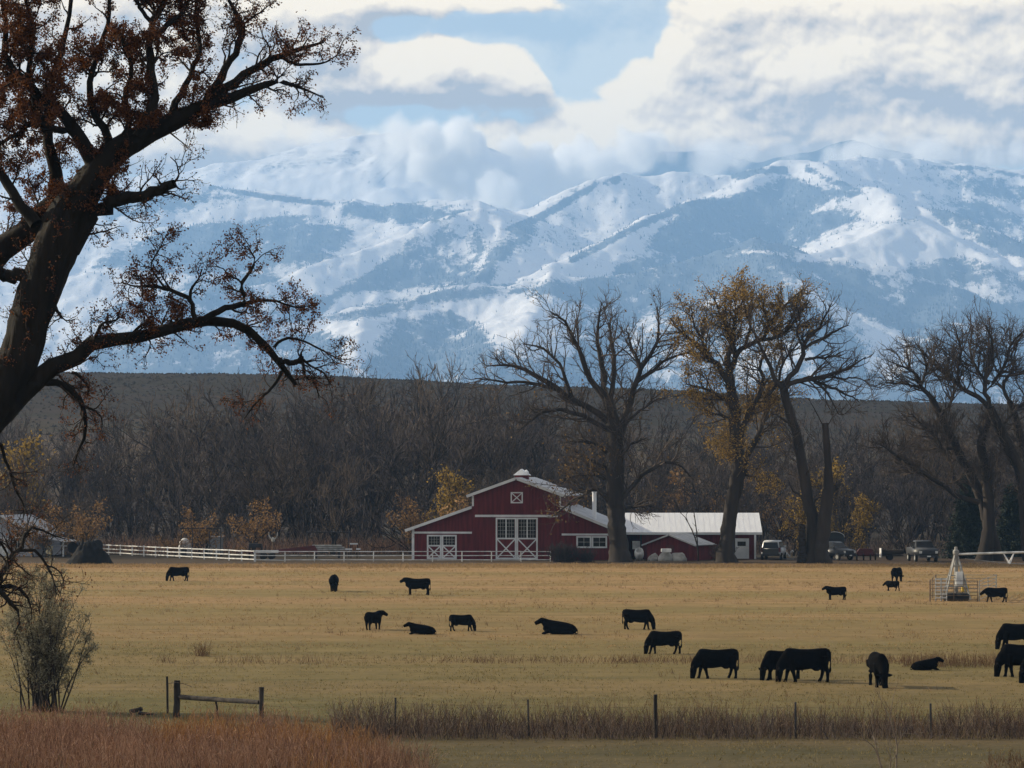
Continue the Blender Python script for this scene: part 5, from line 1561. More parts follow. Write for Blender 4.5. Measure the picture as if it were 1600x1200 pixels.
# ------------------------------------------------------------------ vehicles
def vehicle(name, label, cat, px, py, rz, paint, kind, sc=1.0):
    """front faces local -y"""
    x, y = G(px, py)
    t = thing(name, label, cat, (x, y, 0), rz, scale=sc)
    if kind == 'van':
        prof = [(-2.3, .45), (-2.32, .95), (-2.1, 1.12), (-1.25, 1.2), (-.55, 1.85), (-.3, 1.92), (2.05, 1.92), (2.25, 1.75), (2.35, 1.1), (2.35, .45)]
    else:
        prof = [(-2.6, .55), (-2.62, 1.1), (-2.4, 1.2), (-1.2, 1.26), (-.6, 1.86), (-.4, 1.92), (.5, 1.92), (.72, 1.8), (.8, 1.25), (2.6, 1.25), (2.62, .55)]
    w = .93
    bm = bmesh.new()
    a = [bm.verts.new((-w, p[0], p[1])) for p in prof]; b = [bm.verts.new((w, p[0], p[1])) for p in prof]
    bm.faces.new(a); bm.faces.new(b[::-1])
    for i in range(len(prof)):
        j = (i + 1) % len(prof); bm.faces.new((a[i], b[i], b[j], a[j]))
    for v in bm.verts:
        if v.co.z > 1.4: v.co.x *= .80
    bmesh.ops.recalc_face_normals(bm, faces=bm.faces)
    bmesh.ops.bevel(bm, geom=bm.edges, offset=.05, segments=2, affect='EDGES', clamp_overlap=True)
    me = bpy.data.meshes.new('body'); bm.to_mesh(me); bm.free(); me.materials.append(M[paint])
    me.polygons.foreach_set('use_smooth', [True] * len(me.polygons))
    link('body', me, t)
    def glass(name, pts): 
        mm = bpy.data.meshes.new(name)
        c = sum((Vector(p) for p in pts), Vector()) / 4
        n = (Vector(pts[1]) - Vector(pts[0])).cross(Vector(pts[2]) - Vector(pts[0])).normalized()
        if n.dot(c - Vector((0, 0, 1.2))) < 0: n = -n
        V = [tuple(Vector(p) + n * .03) for p in pts] + [tuple(Vector(p) - n * .02) for p in pts]
        mm.from_pydata(V, [], [(0, 1, 2, 3), (7, 6, 5, 4)] + [(i, (i + 1) % 4, 4 + (i + 1) % 4, 4 + i) for i in range(4)])
        b2 = bmesh.new(); b2.from_mesh(mm); bmesh.ops.recalc_face_normals(b2, faces=b2.faces); b2.to_mesh(mm); b2.free()
        mm.materials.append(M['glass']); return link(name, mm, t)
    yr = 2.28 if kind == 'van' else .77
    if kind == 'van':
        glass('windscreen', [(-.80, -1.15, 1.27), (.80, -1.15, 1.27), (.68, -.6, 1.80), (-.68, -.6, 1.80)])
        glass('rear_window', [(-.80, 2.33, 1.15), (.80, 2.33, 1.15), (.68, 2.24, 1.76), (-.68, 2.24, 1.76)])
        for s_ in (-1, 1):
            glass('side_window', [(s_ * .905, -.9, 1.25), (s_ * .905, 2.0, 1.25), (s_ * .775, 1.9, 1.8), (s_ * .775, -.4, 1.8)])
            MB().box(s_ * .9 - .1, s_ * .9 + .02 if s_ > 0 else s_ * .9 + .1, 2.32, 2.40, .8, 1.25).build('tail_light', M['machine_red'], t)
        MB().box(-.80, .80, 2.34, 2.42, .46, 1.13).build('tailgate', M['cardark'], t)  # dark colour stands in for shade on the white van's backlit rear
    else:
        glass('windscreen', [(-.80, -1.12, 1.31), (.80, -1.12, 1.31), (.70, -.66, 1.80), (-.70, -.66, 1.80)])
        for s_ in (-1, 1): glass('side_window', [(s_ * .90, -.85, 1.3), (s_ * .90, .6, 1.3), (s_ * .78, .5, 1.8), (s_ * .78, -.4, 1.8)])
    f = -2.33 if kind == 'van' else -2.63
    MB().box(-.55, .55, f - .02, f + .05, .72, 1.02).build('grille', M['dark'], t)
    for s_ in (-1, 1):
        MB().box(min(s_ * .62, s_ * .86), max(s_ * .62, s_ * .86), f - .02, f + .05, .78, 1.0).build('headlight', M['lamp_glass'], t)
        MB().box(min(s_ * .93, s_ * 1.12), max(s_ * .93, s_ * 1.12), -1.0, -.82, 1.2, 1.42).build('mirror', M['cardark'] if paint != 'carwhite' else M['carwhite'], t)
    MB().box(-.9, .9, f - .12, f + .02, .42, .62).build('bumper', M['dark'], t)
    MB().box(-.9, .9, (2.33 if kind == 'van' else 2.60), (2.46 if kind == 'van' else 2.74), .42, .62).build('bumper', M['dark'], t)
    MB().box(-.17, .17, f - .15, f - .121, .46, .58).build('number_plate', M['plate'], t)
    for s_ in (-1, 1):
        for yy in (-1.45, 1.45):
            wv = MB().tube([(s_ * .93 - .11, yy, .36), (s_ * .93 + .11, yy, .36)], .36, 18).build('wheel', M['rubber'], t)
            MB().tube([(s_ * .93 - .12, yy, .36), (s_ * .93 + .12, yy, .36)], .2, 12).build('rim', M['steel'], wv)
    return t
vehicle('van', 'white van seen from behind, parked right of the long shed', 'van', 1209, 874.5, math.radians(168), 'carwhite', 'van', 1.12)
vehicle('van', 'dark van with a pale side half hidden behind the snag trunk', 'van', 1303, 875, math.radians(40), 'cardark', 'van', 1.05)
vehicle('pickup', 'grey pickup facing the field near the right edge of the yard', 'pickup', 1441, 877, math.radians(6), 'carsilver', 'pickup', 1.18)
# stock trailer with a rounded roof
x, y = G(1309, 870)
t = thing('stock_trailer', 'dark stock trailer with a rounded pale edged roof behind the snag', 'trailer', (x, y + 4, 0), math.radians(8))
pr = [(-1.15, .5)] + [(1.15, .5)] + [(1.15 - .0, 2.2)] + [(1.15 * math.cos(a), 2.2 + .55 * math.sin(a)) for a in np.linspace(.2, math.pi - .2, 9)] + [(-1.15, 2.2)]
MB().prism(pr, 0, 4.5).build('body', mat('slate_panel', (.030, .036, .042), .6), t)
MB().tube([(1.17 * math.cos(a), -.02, 2.2 + .57 * math.sin(a)) for a in np.linspace(0, math.pi, 13)], .035, 6).build('roof_trim', M['white'], t)
for s_ in (-1, 1): MB().tube([(s_ * 1.0 - .1, 2.2, .4), (s_ * 1.0 + .1, 2.2, .4)], .4, 14).build('wheel', M['rubber'], t)
MB().box(-.9, .9, -.05, -.004, .7, 2.0).build('door', M['dark'], t)
# swan-shaped white clutter beside the van
x, y = G(1232, 874)
t = thing('white_hose', 'curled white pipe standing on the ground right of the white van', 'pipe', (x, y, 0))
MB().tube([(-.7, 0, .1), (-.35, 0, .35), (-.15, 0, .75), (0, 0, .4), (.15, .1, .3), (.25, .1, .8), (.42, .1, .98), (.55, .1, .8)], .09, 8).build('pipe', M['white'], t, smooth=True)
MB().box(-.8, .6, -.2, .2, 0, .1).build('base', M['steel'], t)
# red implement
x, y = G(1352, 875)
t = thing('farm_implement', 'dark red farm implement with small wheels right of the stock trailer', 'implement', (x, y, 0))
MB().box(-.95, .95, -.4, .4, .45, .95).build('hopper', M['machine_red'], t, bevel=.06)
MB().prism([(-.9, .951), (.9, .951), (.65, 1.25), (-.65, 1.25)], -.35, .35).build('lid', M['machine_red'], t)
for xx in (-1.05, -.3, .45, 1.0): MB().tube([(xx, -.5, .35), (xx + .12, -.5, .35)], .35, 14).build('wheel', M['rubber'], t)
MB().bar((.95, 0, .6), (1.7, 0, .55), .1, .1).build('drawbar', M['dark'], t)
# dark flat trailer with logs
x, y = G(1394, 875)
t = thing('log_trailer', 'low dark trailer loaded with a log left of the grey pickup', 'trailer', (x, y, 0))
MB().box(-1.15, 1.15, -.8, .8, .42, .55).build('deck', M['post'], t)
MB().tube([(-1.15, -.4, .86), (1.2, -.4, .9)], [.30, .27], 12).build('log', M['bark_far'], t)
MB().tube([(-1.05, .35, .84), (1.0, .3, .82)], [.28, .25], 12).build('log', M['bark_far'], t)
for s_ in (-1, 1): MB().tube([(-.3, s_ * .85 - .1, .33), (-.3, s_ * .85 + .1, .33)], .33, 14).build('wheel', M['rubber'], t)
MB().box(-1.3, -1.22, -.85, .85, .3, 1.3).build('headboard', M['whitefence'], t)

# ------------------------------------------------------------------ irrigation pivot in its pen
xp, yp = G(1494, 937)
kp = yp / F
piv = thing('irrigation_pivot', 'grey steel pyramid of a centre pivot with a pipe arm going right', 'pivot', (xp, yp, 0))
Ht = (937 - 868) * kp
for sx in (-1, 1):
    for sy in (-1, 1):
        MB().bar((sx * .98, sy * .98, 0), (sx * .10, sy * .10, Ht), .10, .10).build('leg', M['steel'], piv)
for fz in (.3, .55, .78):
    q = .98 - .88 * fz
    br = MB()
    for sgn in (-1, 1):
        br.bar((-q, sgn * q, Ht * fz), (q, sgn * q, Ht * fz), .06, .06); br.bar((sgn * q, -q, Ht * fz), (sgn * q, q, Ht * fz), .06, .06)
    br.build('cross_brace', M['steel'], piv)
MB().tube([(0, 0, 0), (0, 0, Ht + .1)], .16, 12).build('riser_pipe', M['steel'], piv)
MB().lathe([(.2, 0), (.24, .1), (.24, .3), (.12, .42), (.12, .6), (.02, .62)], 12, (0, 0, Ht + .05)).build('swivel', M['steel'], piv)
MB().box(-.1, .42, -.78, -.42, 1.1, 2.15).build('control_box', M['whitefence'], piv, bevel=.02)
q0 = Vector((.3, 0, Ht + .1)); q1 = Vector(((1660 - 1494) * kp, 0, (937 - 861) * kp))
MB().tube([(0, 0, Ht + .1), tuple(q0), tuple(q1)], .085, 10).build('span_pipe', M['whitefence'], piv)
tr = MB()
rodl = [(1508, 873), (1577, 880.5), (1640, 883), (1660, 882)]
for sgn in (-1, 1):
    tr.tube([((a - 1494) * kp, sgn * .45 * min(1, i), (937 - b) * kp) for i, (a, b) in enumerate(rodl)], .022, 6)
tr.build('truss_rod', M['steel'], piv)
for a in (1577, 1640):
    zz = (937 - (880.5 if a == 1577 else 883)) * kp
    xx = (a - 1494) * kp
    tb = MB()
    for dx in (-9.5, 8):
        xt = (a + dx - 1494) * kp
        zt = q0.z + (q1.z - q0.z) * (xt - q0.x) / (q1.x - q0.x)
        for sgn in (-1, 1): tb.bar((xx, sgn * .45, zz), (xt, 0, zt), .055, .055)
    tb.bar((xx, -.45, zz), (xx, .45, zz), .05, .05)
    tb.build('truss_brace', M['white'], piv)
# pen of pipe panels
def panel(x0, y0, x1, y1, label, m, h=1.6, n=6):
    t = thing('pen_panel', label, 'pen panel', (x0, y0, 0), math.atan2(y1 - y0, x1 - x0), 'pipe panels round the irrigation pivot')
    L = math.hypot(x1 - x0, y1 - y0)
    for xx in (.03, L * .5, L - .03): MB().tube([(xx, 0, 0), (xx, 0, h)], .032, 6).build('post', m, t)
    for i in range(n): MB().tube([(.03, 0, .18 + (h - .22) * i / (n - 1)), (L - .03, 0, .18 + (h - .22) * i / (n - 1))], .022, 6).build('rail', m, t)
ax0, ay0 = G(1453, 940); ax1, ay1 = G(1528, 940); bx0, by0 = G(1462, 929); bx1, by1 = G(1557, 929)
panel(ax0, ay0, ax1, ay1, 'front rusty pipe panel of the pen round the pivot', M['rust'])
panel(ax1 + .1, ay1, bx1, by1, 'right hand pale pipe panel of the pen round the pivot', M['steel'])
panel(bx0, by0, bx1, by1 + .1, 'rear pale pipe panel of the pen behind the pivot', M['steel'])
panel(ax0, ay0 + .1, bx0, by0, 'left hand rusty pipe panel of the pen round the pivot', M['rust'])
for px, lb in ((1466, 'left white ladder like rack standing in the pivot pen'), (1475, 'right white ladder like rack standing in the pivot pen')):
    x, y = G(px, 939)
    t = thing('slatted_rack', lb, 'rack', (x, y, 0), group='white racks in the pivot pen')
    for sx in (-1, 1): MB().box(sx * .2 - .035, sx * .2 + .035, -.03, .03, 0, 1.75).build('upright', M['whitefence'], t)
    for i in range(6): MB().box(-.164, .164, -.025, .025, .2 + i * .28, .29 + i * .28).build('slat', M['whitefence'], t)
x, y = G(1508, 935)
t = thing('yellow_pump', 'yellow pump box beside the pivot tower inside the pen', 'pump', (x, y, 0))
MB().box(-.28, .28, -.2, .2, .5, 1.05).build('housing', M['yellow'], t, bevel=.03)
for sx in (-1, 1): MB().box(sx * .2 - .03, sx * .2 + .03, -.15, .15, 0, .499).build('leg', M['dark'], t)
for px, py, lb in ((1489, 939.5, 'left black tyre lying low inside the pivot pen'), (1505, 939.5, 'right black tyre lying low inside the pivot pen')):
    x, y = G(px, py)
    o = MB().lathe([(.33, .05), (.5, 0), (.62, .1), (.64, .3), (.6, .5), (.48, .58), (.33, .52), (.3, .3)], 20).build('tyre', M['rubber'], smooth=True)
    o.location = (x, y + 1.2, 0); tag(o, lb, 'tyre', 'tyres in the pivot pen')

# ------------------------------------------------------------------ cattle
def ell_loft(secs, k=16):
    """secs: (x, y, z, ry, rz, tilt) - rings of ellipses whose normal lies in the xz plane at angle tilt"""
    V = []; Fc = []
    for (x, y, z, ry, rz, tl) in secs:
        for q in range(k):
            a = 2 * math.pi * q / k
            u, w = ry * math.cos(a), rz * math.sin(a)
            V.append((x - w * math.sin(tl), y + u, z + w * math.cos(tl)))
    n = len(secs)
    for i in range(n - 1):
        for q in range(k):
            q2 = (q + 1) % k
            Fc.append((i * k + q, i * k + q2, (i + 1) * k + q2, (i + 1) * k + q))
    Fc.append(tuple(range(k))[::-1]); Fc.append(tuple(range((n - 1) * k, n * k)))
    return V, Fc

def cow_mesh(name, pose, legs=(0, 0, 0, 0), yaw=0.0, belly=1.0):
    V = []; Fc = []
    def add(vf):
        o = len(V); V.extend(vf[0]); Fc.extend([tuple(i + o for i in f) for f in vf[1]])
    dz = 0
    lie = pose == 'lie'
    if lie: dz = -.56
    B = belly
    if lie:
        add(ell_loft([(-1.08, 0, .28, .08, .10, 0), (-1.02, 0, .30, .22, .21, 0), (-.85, 0, .33, .36, .30, 0), (-.5, 0, .38, .43, .36, 0), (0, 0, .42, .45, .41, 0), (.4, 0, .46, .38, .43, 0), (.64, 0, .50, .30, .39, 0), (.84, 0, .52, .20, .29, .2), (.93, 0, .52, .1, .18, .2)]))
    else:
        def sec(x, top, bot, ry): return (x, 0, (top + bot) / 2, ry, (top - bot) / 2, 0)
        add(ell_loft([sec(-1.06, 1.28, 1.02, .09), sec(-1.02, 1.36, .88, .20), sec(-.90, 1.42, .76, .28), sec(-.72, 1.425, .70, .31), sec(-.45, 1.40, .61, .34 * B), sec(-.15, 1.375, .54, .37 * B), sec(.15, 1.38, .50, .37 * B), sec(.40, 1.41, .50, .33), sec(.60, 1.43, .53, .28), sec(.76, 1.40, .62, .23), (.90, 0, 1.02, .15, .26, .2), (.96, 0, 1.0, .08, .15, .2)]))
    cs, sn = math.cos(yaw), math.sin(yaw)
    def head(vf, px=.7):
        W = []
        for (x, y, z) in vf[0]:
            if x > px:
                q = min(1, (x - px) / .35)
                a = yaw * q
                xx, yy = x - px, y
                x, y = px + xx * math.cos(a) - yy * math.sin(a), xx * math.sin(a) + yy * math.cos(a)
            W.append((x, y, z))
        add((W, vf[1]))
    if pose == 'graze':
        head(ell_loft([(.54, 0, 1.04, .22, .37, -.25), (.72, 0, .95, .19, .31, -.5), (.87, 0, .80, .165, .255, -.75), (.98, 0, .65, .145, .21, -.95), (1.04, 0, .55, .12, .16, -1.1), (1.05, 0, .50, .08, .1, -1.2)]))
        hp = (1.03, .53, -1.42)
    elif lie:
        head(ell_loft([(.54, 0, .56, .22, .36, .2), (.72, 0, .66, .19, .30, .5), (.87, 0, .78, .16, .23, .6), (.97, 0, .86, .13, .17, .5), (1.02, 0, .89, .08, .1, .4)]))
        hp = (.97, .90, -.42)
    elif pose == 'low':
        head(ell_loft([(.56, 0, 1.06, .22, .36, .0), (.76, 0, 1.10, .19, .32, -.05), (.94, 0, 1.08, .16, .26, -.2), (1.08, 0, 1.03, .13, .19, -.3), (1.15, 0, 1.0, .08, .11, -.3)]))
        hp = (1.07, 1.06, -.65)
    else:
        head(ell_loft([(.54, 0, 1.05, .22, .40, .1), (.72, 0, 1.14, .19, .33, .3), (.88, 0, 1.24, .165, .265, .4), (.99, 0, 1.31, .14, .20, .35), (1.04, 0, 1.34, .08, .1, .3)]))
        hp = (.98, 1.36, -.5)
    hx, hzz, ha = hp
    c, s_ = math.cos(ha), math.sin(ha)
    def hpnt(l, up=0): return hx + l * c - up * s_, hzz + l * s_ + up * c
    secs = []
    for l, up, ry, rz in ((-.10, .0, .06, .07), (-.06, .0, .115, .13), (.06, .0, .14, .17), (.18, -.005, .125, .16), (.30, -.01, .11, .14), (.40, -.01, .108, .128), (.48, -.01, .105, .12), (.53, -.01, .07, .08)):
        a, b = hpnt(l, up); secs.append((a, 0, b, ry, rz, ha))
    head(ell_loft(secs, 14))
    for sg in (-1, 1):          # ears
        a, b = hpnt(-.03, .05)
        W = [(a - .03, sg * .09, b - .045), (a + .03, sg * .09, b - .045), (a + .03, sg * .09, b + .035), (a - .03, sg * .09, b + .035),
             (a - .07, sg * .22, b - .08), (a + .03, sg * .22, b - .08), (a + .03, sg * .22, b + .06), (a - .07, sg * .22, b + .06),
             (a - .05, sg * .36, b - .03), (a - .01, sg * .36, b - .03), (a - .01, sg * .36, b + .01), (a - .05, sg * .36, b + .01)]
        Q = [(0, 1, 2, 3), (8, 11, 10, 9)]
        for L_ in (0, 4):
            for i in range(4): Q.append((L_ + i, L_ + 4 + i, L_ + 4 + (i + 1) % 4, L_ + (i + 1) % 4))
        head((W, Q))
    def limb(pts, k=10):
        mb = MB().tube([p[:3] for p in pts], [p[3] for p in pts], k); add((mb.v, mb.f))
    if not lie:
        for i, sg in enumerate((-1, 1)):
            o = legs[i]
            limb([(.54, sg * .15, .98, .20), (.57 + o * .2, sg * .165, .72, .155), (.60 + o * .45, sg * .17, .50, .10), (.60 + o * .62, sg * .17, .39, .080), (.60 + o * .85, sg * .17, .17, .064), (.60 + o, sg * .17, .085, .075), (.64 + o, sg * .17, 0, .08)])
            o = legs[2 + i]
            limb([(-.76, sg * .13, 1.06, .26), (-.76 + o * .15, sg * .16, .82, .225), (-.80 + o * .35, sg * .17, .62, .14), (-.88 + o * .55, sg * .17, .47, .088), (-.86 + o * .8, sg * .17, .20, .066), (-.83 + o, sg * .17, .085, .076), (-.80 + o, sg * .17, 0, .08)])
        limb([(-1.0, 0, 1.36, .05), (-1.08, 0, 1.24, .035), (-1.09, .02, .95, .030), (-1.07, .03, .66, .034), (-1.06, .03, .52, .06), (-1.05, .03, .36, .02)], 8)
        limb([(-.62, 0, .66, .12), (-.54, 0, .58, .12), (-.42, 0, .57, .10), (-.30, 0, .60, .05)], 10)
    else:
        for sg in (-1, 1):
            limb([(-.85, sg * .18, .32, .20), (-.55, sg * .30, .25, .22), (-.30, sg * .36, .13, .12), (-.15, sg * .38, .08, .07)])
            limb([(.58, sg * .2, .24, .15), (.80, sg * .24, .14, .10), (.98, sg * .22, .09, .075), (.80, sg * .18, .06, .055)])
        limb([(-1.04, 0, .42, .04), (-1.14, .05, .28, .035), (-1.16, .12, .10, .03), (-1.02, .2, .05, .05)], 8)
    me = bpy.data.meshes.new(name); me.from_pydata(V, [], Fc)
    bm = bmesh.new(); bm.from_mesh(me); bmesh.ops.recalc_face_normals(bm, faces=bm.faces); bm.to_mesh(me); bm.free()
    tmp = bpy.data.objects.new('cow_build', me); C.objects.link(tmp)
    md = tmp.modifiers.new('r', 'REMESH'); md.mode = 'VOXEL'; md.voxel_size = .032; md.use_smooth_shade = True
    sm = tmp.modifiers.new('s', 'SMOOTH'); sm.factor = .5; sm.iterations = 2
    dg = bpy.context.evaluated_depsgraph_get(); dg.update()
    out = bpy.data.meshes.new_from_object(tmp.evaluated_get(dg))
    out.name = name
    bpy.data.objects.remove(tmp); bpy.data.meshes.remove(me)
    out.materials.clear(); out.materials.append(M['cow'])
    out.polygons.foreach_set('use_smooth', [True] * len(out.polygons))
    return out
COW = {
    'graze1': cow_mesh('grazing_cow', 'graze', (.16, -.22, .18, -.10)),
    'graze2': cow_mesh('grazing_cow', 'graze', (-.10, .24, -.14, .20), .12, 1.08),
    'stand': cow_mesh('standing_cow', 'stand', (.05, -.06, .05, -.10), .0, 1.0),
    'turn': cow_mesh('standing_cow', 'stand', (-.06, .08, -.05, .12), -.75),
    'low': cow_mesh('walking_cow', 'low', (.20, -.22, -.16, .20), .0),
    'lie': cow_mesh('lying_cow', 'lie'),
}
HERD = [
    ('graze1', 278, 907.5, 180, .92, 'black cow grazing alone near the white board fence at the far left'),
    ('graze2', 522, 924, 88, 1.0, 'black cow seen from behind, between the far left cow and the standing one'),
    ('stand', 652, 930, 180, .96, 'black cow standing broadside with raised head in front of the barn'),
    ('turn', 584, 984, 62, .82, 'young black cow standing with its head turned right, above the lying calf'),
    ('lie', 659, 991, 180, .76, 'small black calf lying down between two young cows'),
    ('graze2', 722, 986, 8, .74, 'young black cow grazing to the right, beside the lying calf'),
    ('lie', 873, 991, 176, 1.0, 'large black cow lying in the middle of the field facing left'),
    ('graze1', 997, 983.5, -12, .92, 'black cow grazing to the right, higher of the pair right of the lying cow'),
    ('graze2', 1037, 1022, 178, .90, 'black cow grazing to the left just below the one facing right'),
    ('graze1', 1118, 1060, 184, 1.02, 'big black cow grazing left, first of the large ones right of centre'),
    ('graze2', 1222, 1062.5, 205, 1.02, 'black cow with an ear sticking out, partly behind another cow'),
    ('graze1', 1257, 1066, 181, 1.14, 'long bodied black cow grazing in front of another cow'),
    ('graze2', 1373, 1073, -86, 1.12, 'black cow grazing head on towards the fence'),
    ('lie', 1446, 1047, 12, .66, 'black cow lying half hidden in the tall dry weeds'),
    ('stand', 1306, 937, 180, .74, 'black yearling standing alone facing left below the broken snag'),
    ('low', 1394, 923, 140, .62, 'tiny black calf in the grass just below the cow turned away by the pivot'),
    ('graze1', 1402, 909, 64, .92, 'black cow turned away, left of the irrigation pivot'),
    ('low', 1556, 941, 180, .80, 'black cow walking left in front of the right end of the pivot pen'),
    ('graze2', 1590, 1014, 180, 1.05, 'upper black cow cut off by the right edge, grazing left'),
    ('low2', 1598, 1057, 180, 1.15, 'lower black cow cut off by the right edge with its head hanging'),
    ('graze1', 1636, 1067, 180, 1.10, 'black cow of which only the grazing head shows at the right edge'),
]
COW['low2'] = cow_mesh('grazing_cow', 'graze', (.1, -.15, .15, -.1), -.1)
for kind, px, py, hd, sc, lb in HERD:
    x, y = G(px, py)
    o = link('cow', COW[kind])
    o.location = (x, y, float(ground_z(np.array(x), np.array(y))) - .03)
    o.rotation_euler = (0, 0, math.radians(hd)); o.scale = (sc,) * 3
    tag(o, lb, 'cow', 'black cattle in the field')

# ------------------------------------------------------------------ near fence, brace, logs
Dn = GD(1150)
def npost(px, top, foot, r, m, label, group, k=7, tilt=0, cat='fence post', name='fence_post'):
    D = GD(foot)
    a = P(px, foot, D); b = P(px + tilt, top, D)
    rng = np.random.default_rng(int(px))
    n = 6
    pts = [tuple((a + (b - a) * i / (n - 1) + np.array([rng.normal(), rng.normal(), 0]) * r * .06 * (0 < i < n - 1) - a)) for i in range(n)]
    o = MB().tube(pts, [r * 1.08] + [r * rng.uniform(.93, 1.05) for _ in range(n - 1)], k).build(name, m)
    o.location = (a[0], D, -.05)
    tag(o, label, cat, group)
    return D
GP = 'posts of the wire fence behind the brush'
npost(618, 1088, 1146, .042, M['dark'], 'thin steel post in the brush, first right of the wooden brace', GP, 6)
npost(826, 1091, 1149, .042, M['dark'], 'thin steel post with a dark foot midway along the brush', GP, 6, -1)
npost(1024, 1083, 1153, .075, M['post'], 'thick round wooden post, the only stout one in the brush', GP, 10)
npost(1243, 1095, 1153, .042, M['dark'], 'thin steel post right of the thick wooden one', GP, 6)
npost(1455, 1097, 1153, .042, M['dark'], 'thin steel post nearest the right edge, below the lying cow', GP, 6, -1)
npost(262, 1055, 1114, .045, M['post'], 'slender leaning post left of the wooden brace', None, 8, -1)
wires = MB()
pp = [P(a, 733, GD(b)) for a, b in ((409, 1134), (618, 1146), (826, 1149), (1024, 1153), (1243, 1153), (1455, 1153), (1800, 1154))]
t = thing('wire_fence', 'thin barbed wires strung between the posts behind the brush', 'fence', (float(pp[0][0]), float(pp[0][1]), 0))
for h in (.45, .8, 1.15):
    for a, b in zip(pp[:-1], pp[1:]):
        q = [((a[0] + (b[0] - a[0]) * s - pp[0][0]), (a[1] + (b[1] - a[1]) * s - pp[0][1]), h - .05 * 4 * s * (1 - s)) for s in np.linspace(0, 1, 7)]
        MB().tube(q, .004, 4, False).build('wire', M['rust'], t)
# H brace
Dq = GD(1121); kq = Dq / F
xa = P(277, 733, Dq)[0]; xb = P(409, 733, GD(1134))[0]; yb_ = GD(1134)
t = thing('fence_brace', 'weathered wooden brace of two posts and a rail at the lower left', 'fence brace', (xa, Dq, 0))
def rough_tube(a, b, r, seed, k=10):
    rng = np.random.default_rng(seed); n = 8
    a = np.array(a, float); b = np.array(b, float)
    return MB().tube([tuple(a + (b - a) * i / (n - 1) + rng.normal(size=3) * r * .10) for i in range(n)], [r * rng.uniform(.88, 1.06) for _ in range(n)], k)
rough_tube((0, 0, -.05), (.02, 0, (1121 - 1064) * kq), .135, 1, 12).build('post', M['post'], t)
rough_tube((xb - xa, yb_ - Dq, -.05), (xb - xa, yb_ - Dq, 1.50), .105, 2, 12).build('post', M['post'], t)
zr1 = (1121 - 1089) * kq
rough_tube((.10, -.02, zr1), (xb - xa - .09, yb_ - Dq - .0, zr1 + .09), .10, 3).build('rail', M['post'], t)
rough_tube((1.72, -.6, -.02), (1.68, -1.1, .72), .045, 4, 8).build('strut', M['post'], t)
MB().tube([(-.35, 0, 1.36), (.0, -.14, 1.42), (.3, -.15, 1.36), (.62, -.2, 1.25)], .014, 6).build('wire_loop', M['rust'], t)
for i, (a, b, r_, lb) in enumerate((((203, 1117), (222, 1112), .10, 'short broken log at the left end of the fallen branches'), ((216, 1114), (256, 1122), .085, 'long fallen branch lying beside the slender post'))):
    Dl = GD(1116); p0 = P(a[0], a[1], Dl - .3 * i); p1 = P(b[0], b[1], Dl - .3 * i)
    bb = rough_tube((0, 0, 0), tuple(p1 - p0), r_, 10 + i).build('fallen_log', M['post'])
    bb.location = (p0[0], p0[1], max(r_, p0[2])); tag(bb, lb, 'log', 'fallen logs by the wooden brace')

# ------------------------------------------------------------------ willow bush and sapling
rng = np.random.default_rng(55)
xw, yw = G(68, 1112); kw = yw / F
bush = thing('willow_bush', 'grey green willow bush with many upright stems at the lower left', 'bush', (xw, yw, 0))
n = 46
az = rng.random(n) * 6.28; spread = rng.random(n) ** .9
d = nrm(np.stack([np.cos(az) * spread * .27, np.sin(az) * spread * .27, np.ones(n)], -1))
p = np.stack([xw + rng.normal(size=n) * .35, yw + rng.normal(size=n) * .3, np.zeros(n)], -1)
H_ = rng.uniform(.62, 1.0, n) * 6.9 * (1 - .30 * spread)
Pn = np.empty((n, 9, 3)); Rn = np.empty((n, 9))
for q in range(9):
    Pn[:, q] = p; Rn[:, q] = .042 * (1 - .85 * q / 8)
    d = nrm(d + rng.normal(size=(n, 3)) * .07 + np.stack([np.cos(az), np.sin(az), 0 * az], -1) * .03)
    p = p + d * (H_ / 8)[:, None]
b1, r1 = grow(Pn, Rn, rng, 3.2, .62, 1.0, .35, 5, .08, .16, .12, .5, .010)
b2, r2 = grow(b1, r1, rng, 4.0, .6, .45, .35, 3, .05, .2, .1, .6, .007)
v, f = tubes(Pn, Rn, 6); child('stems', v, f, M['bark_far'], bush, True, 'stuff')
v, f = merge([tubes(b1, r1, 3), tubes(b2, r2, 3)]); child('twigs', v, f, M['twig_far'], bush, True, 'stuff')
v, f = leaf_cards(np.concatenate([b2, b1[:, [1, 3, 4]]]), rng, 16, .115, .07, lambda c: .12 + .88 * np.clip((c[:, 2] - .6) / 1.4, 0, 1) * np.clip(.35 + 2.2 * (fbm(c[:, 0] * 1.6, c[:, 2] * 1.6, 3) + .25), .1, 1), .2, .34)
child('leaves', v, f, M['leaf_sage'], bush, False, 'stuff')

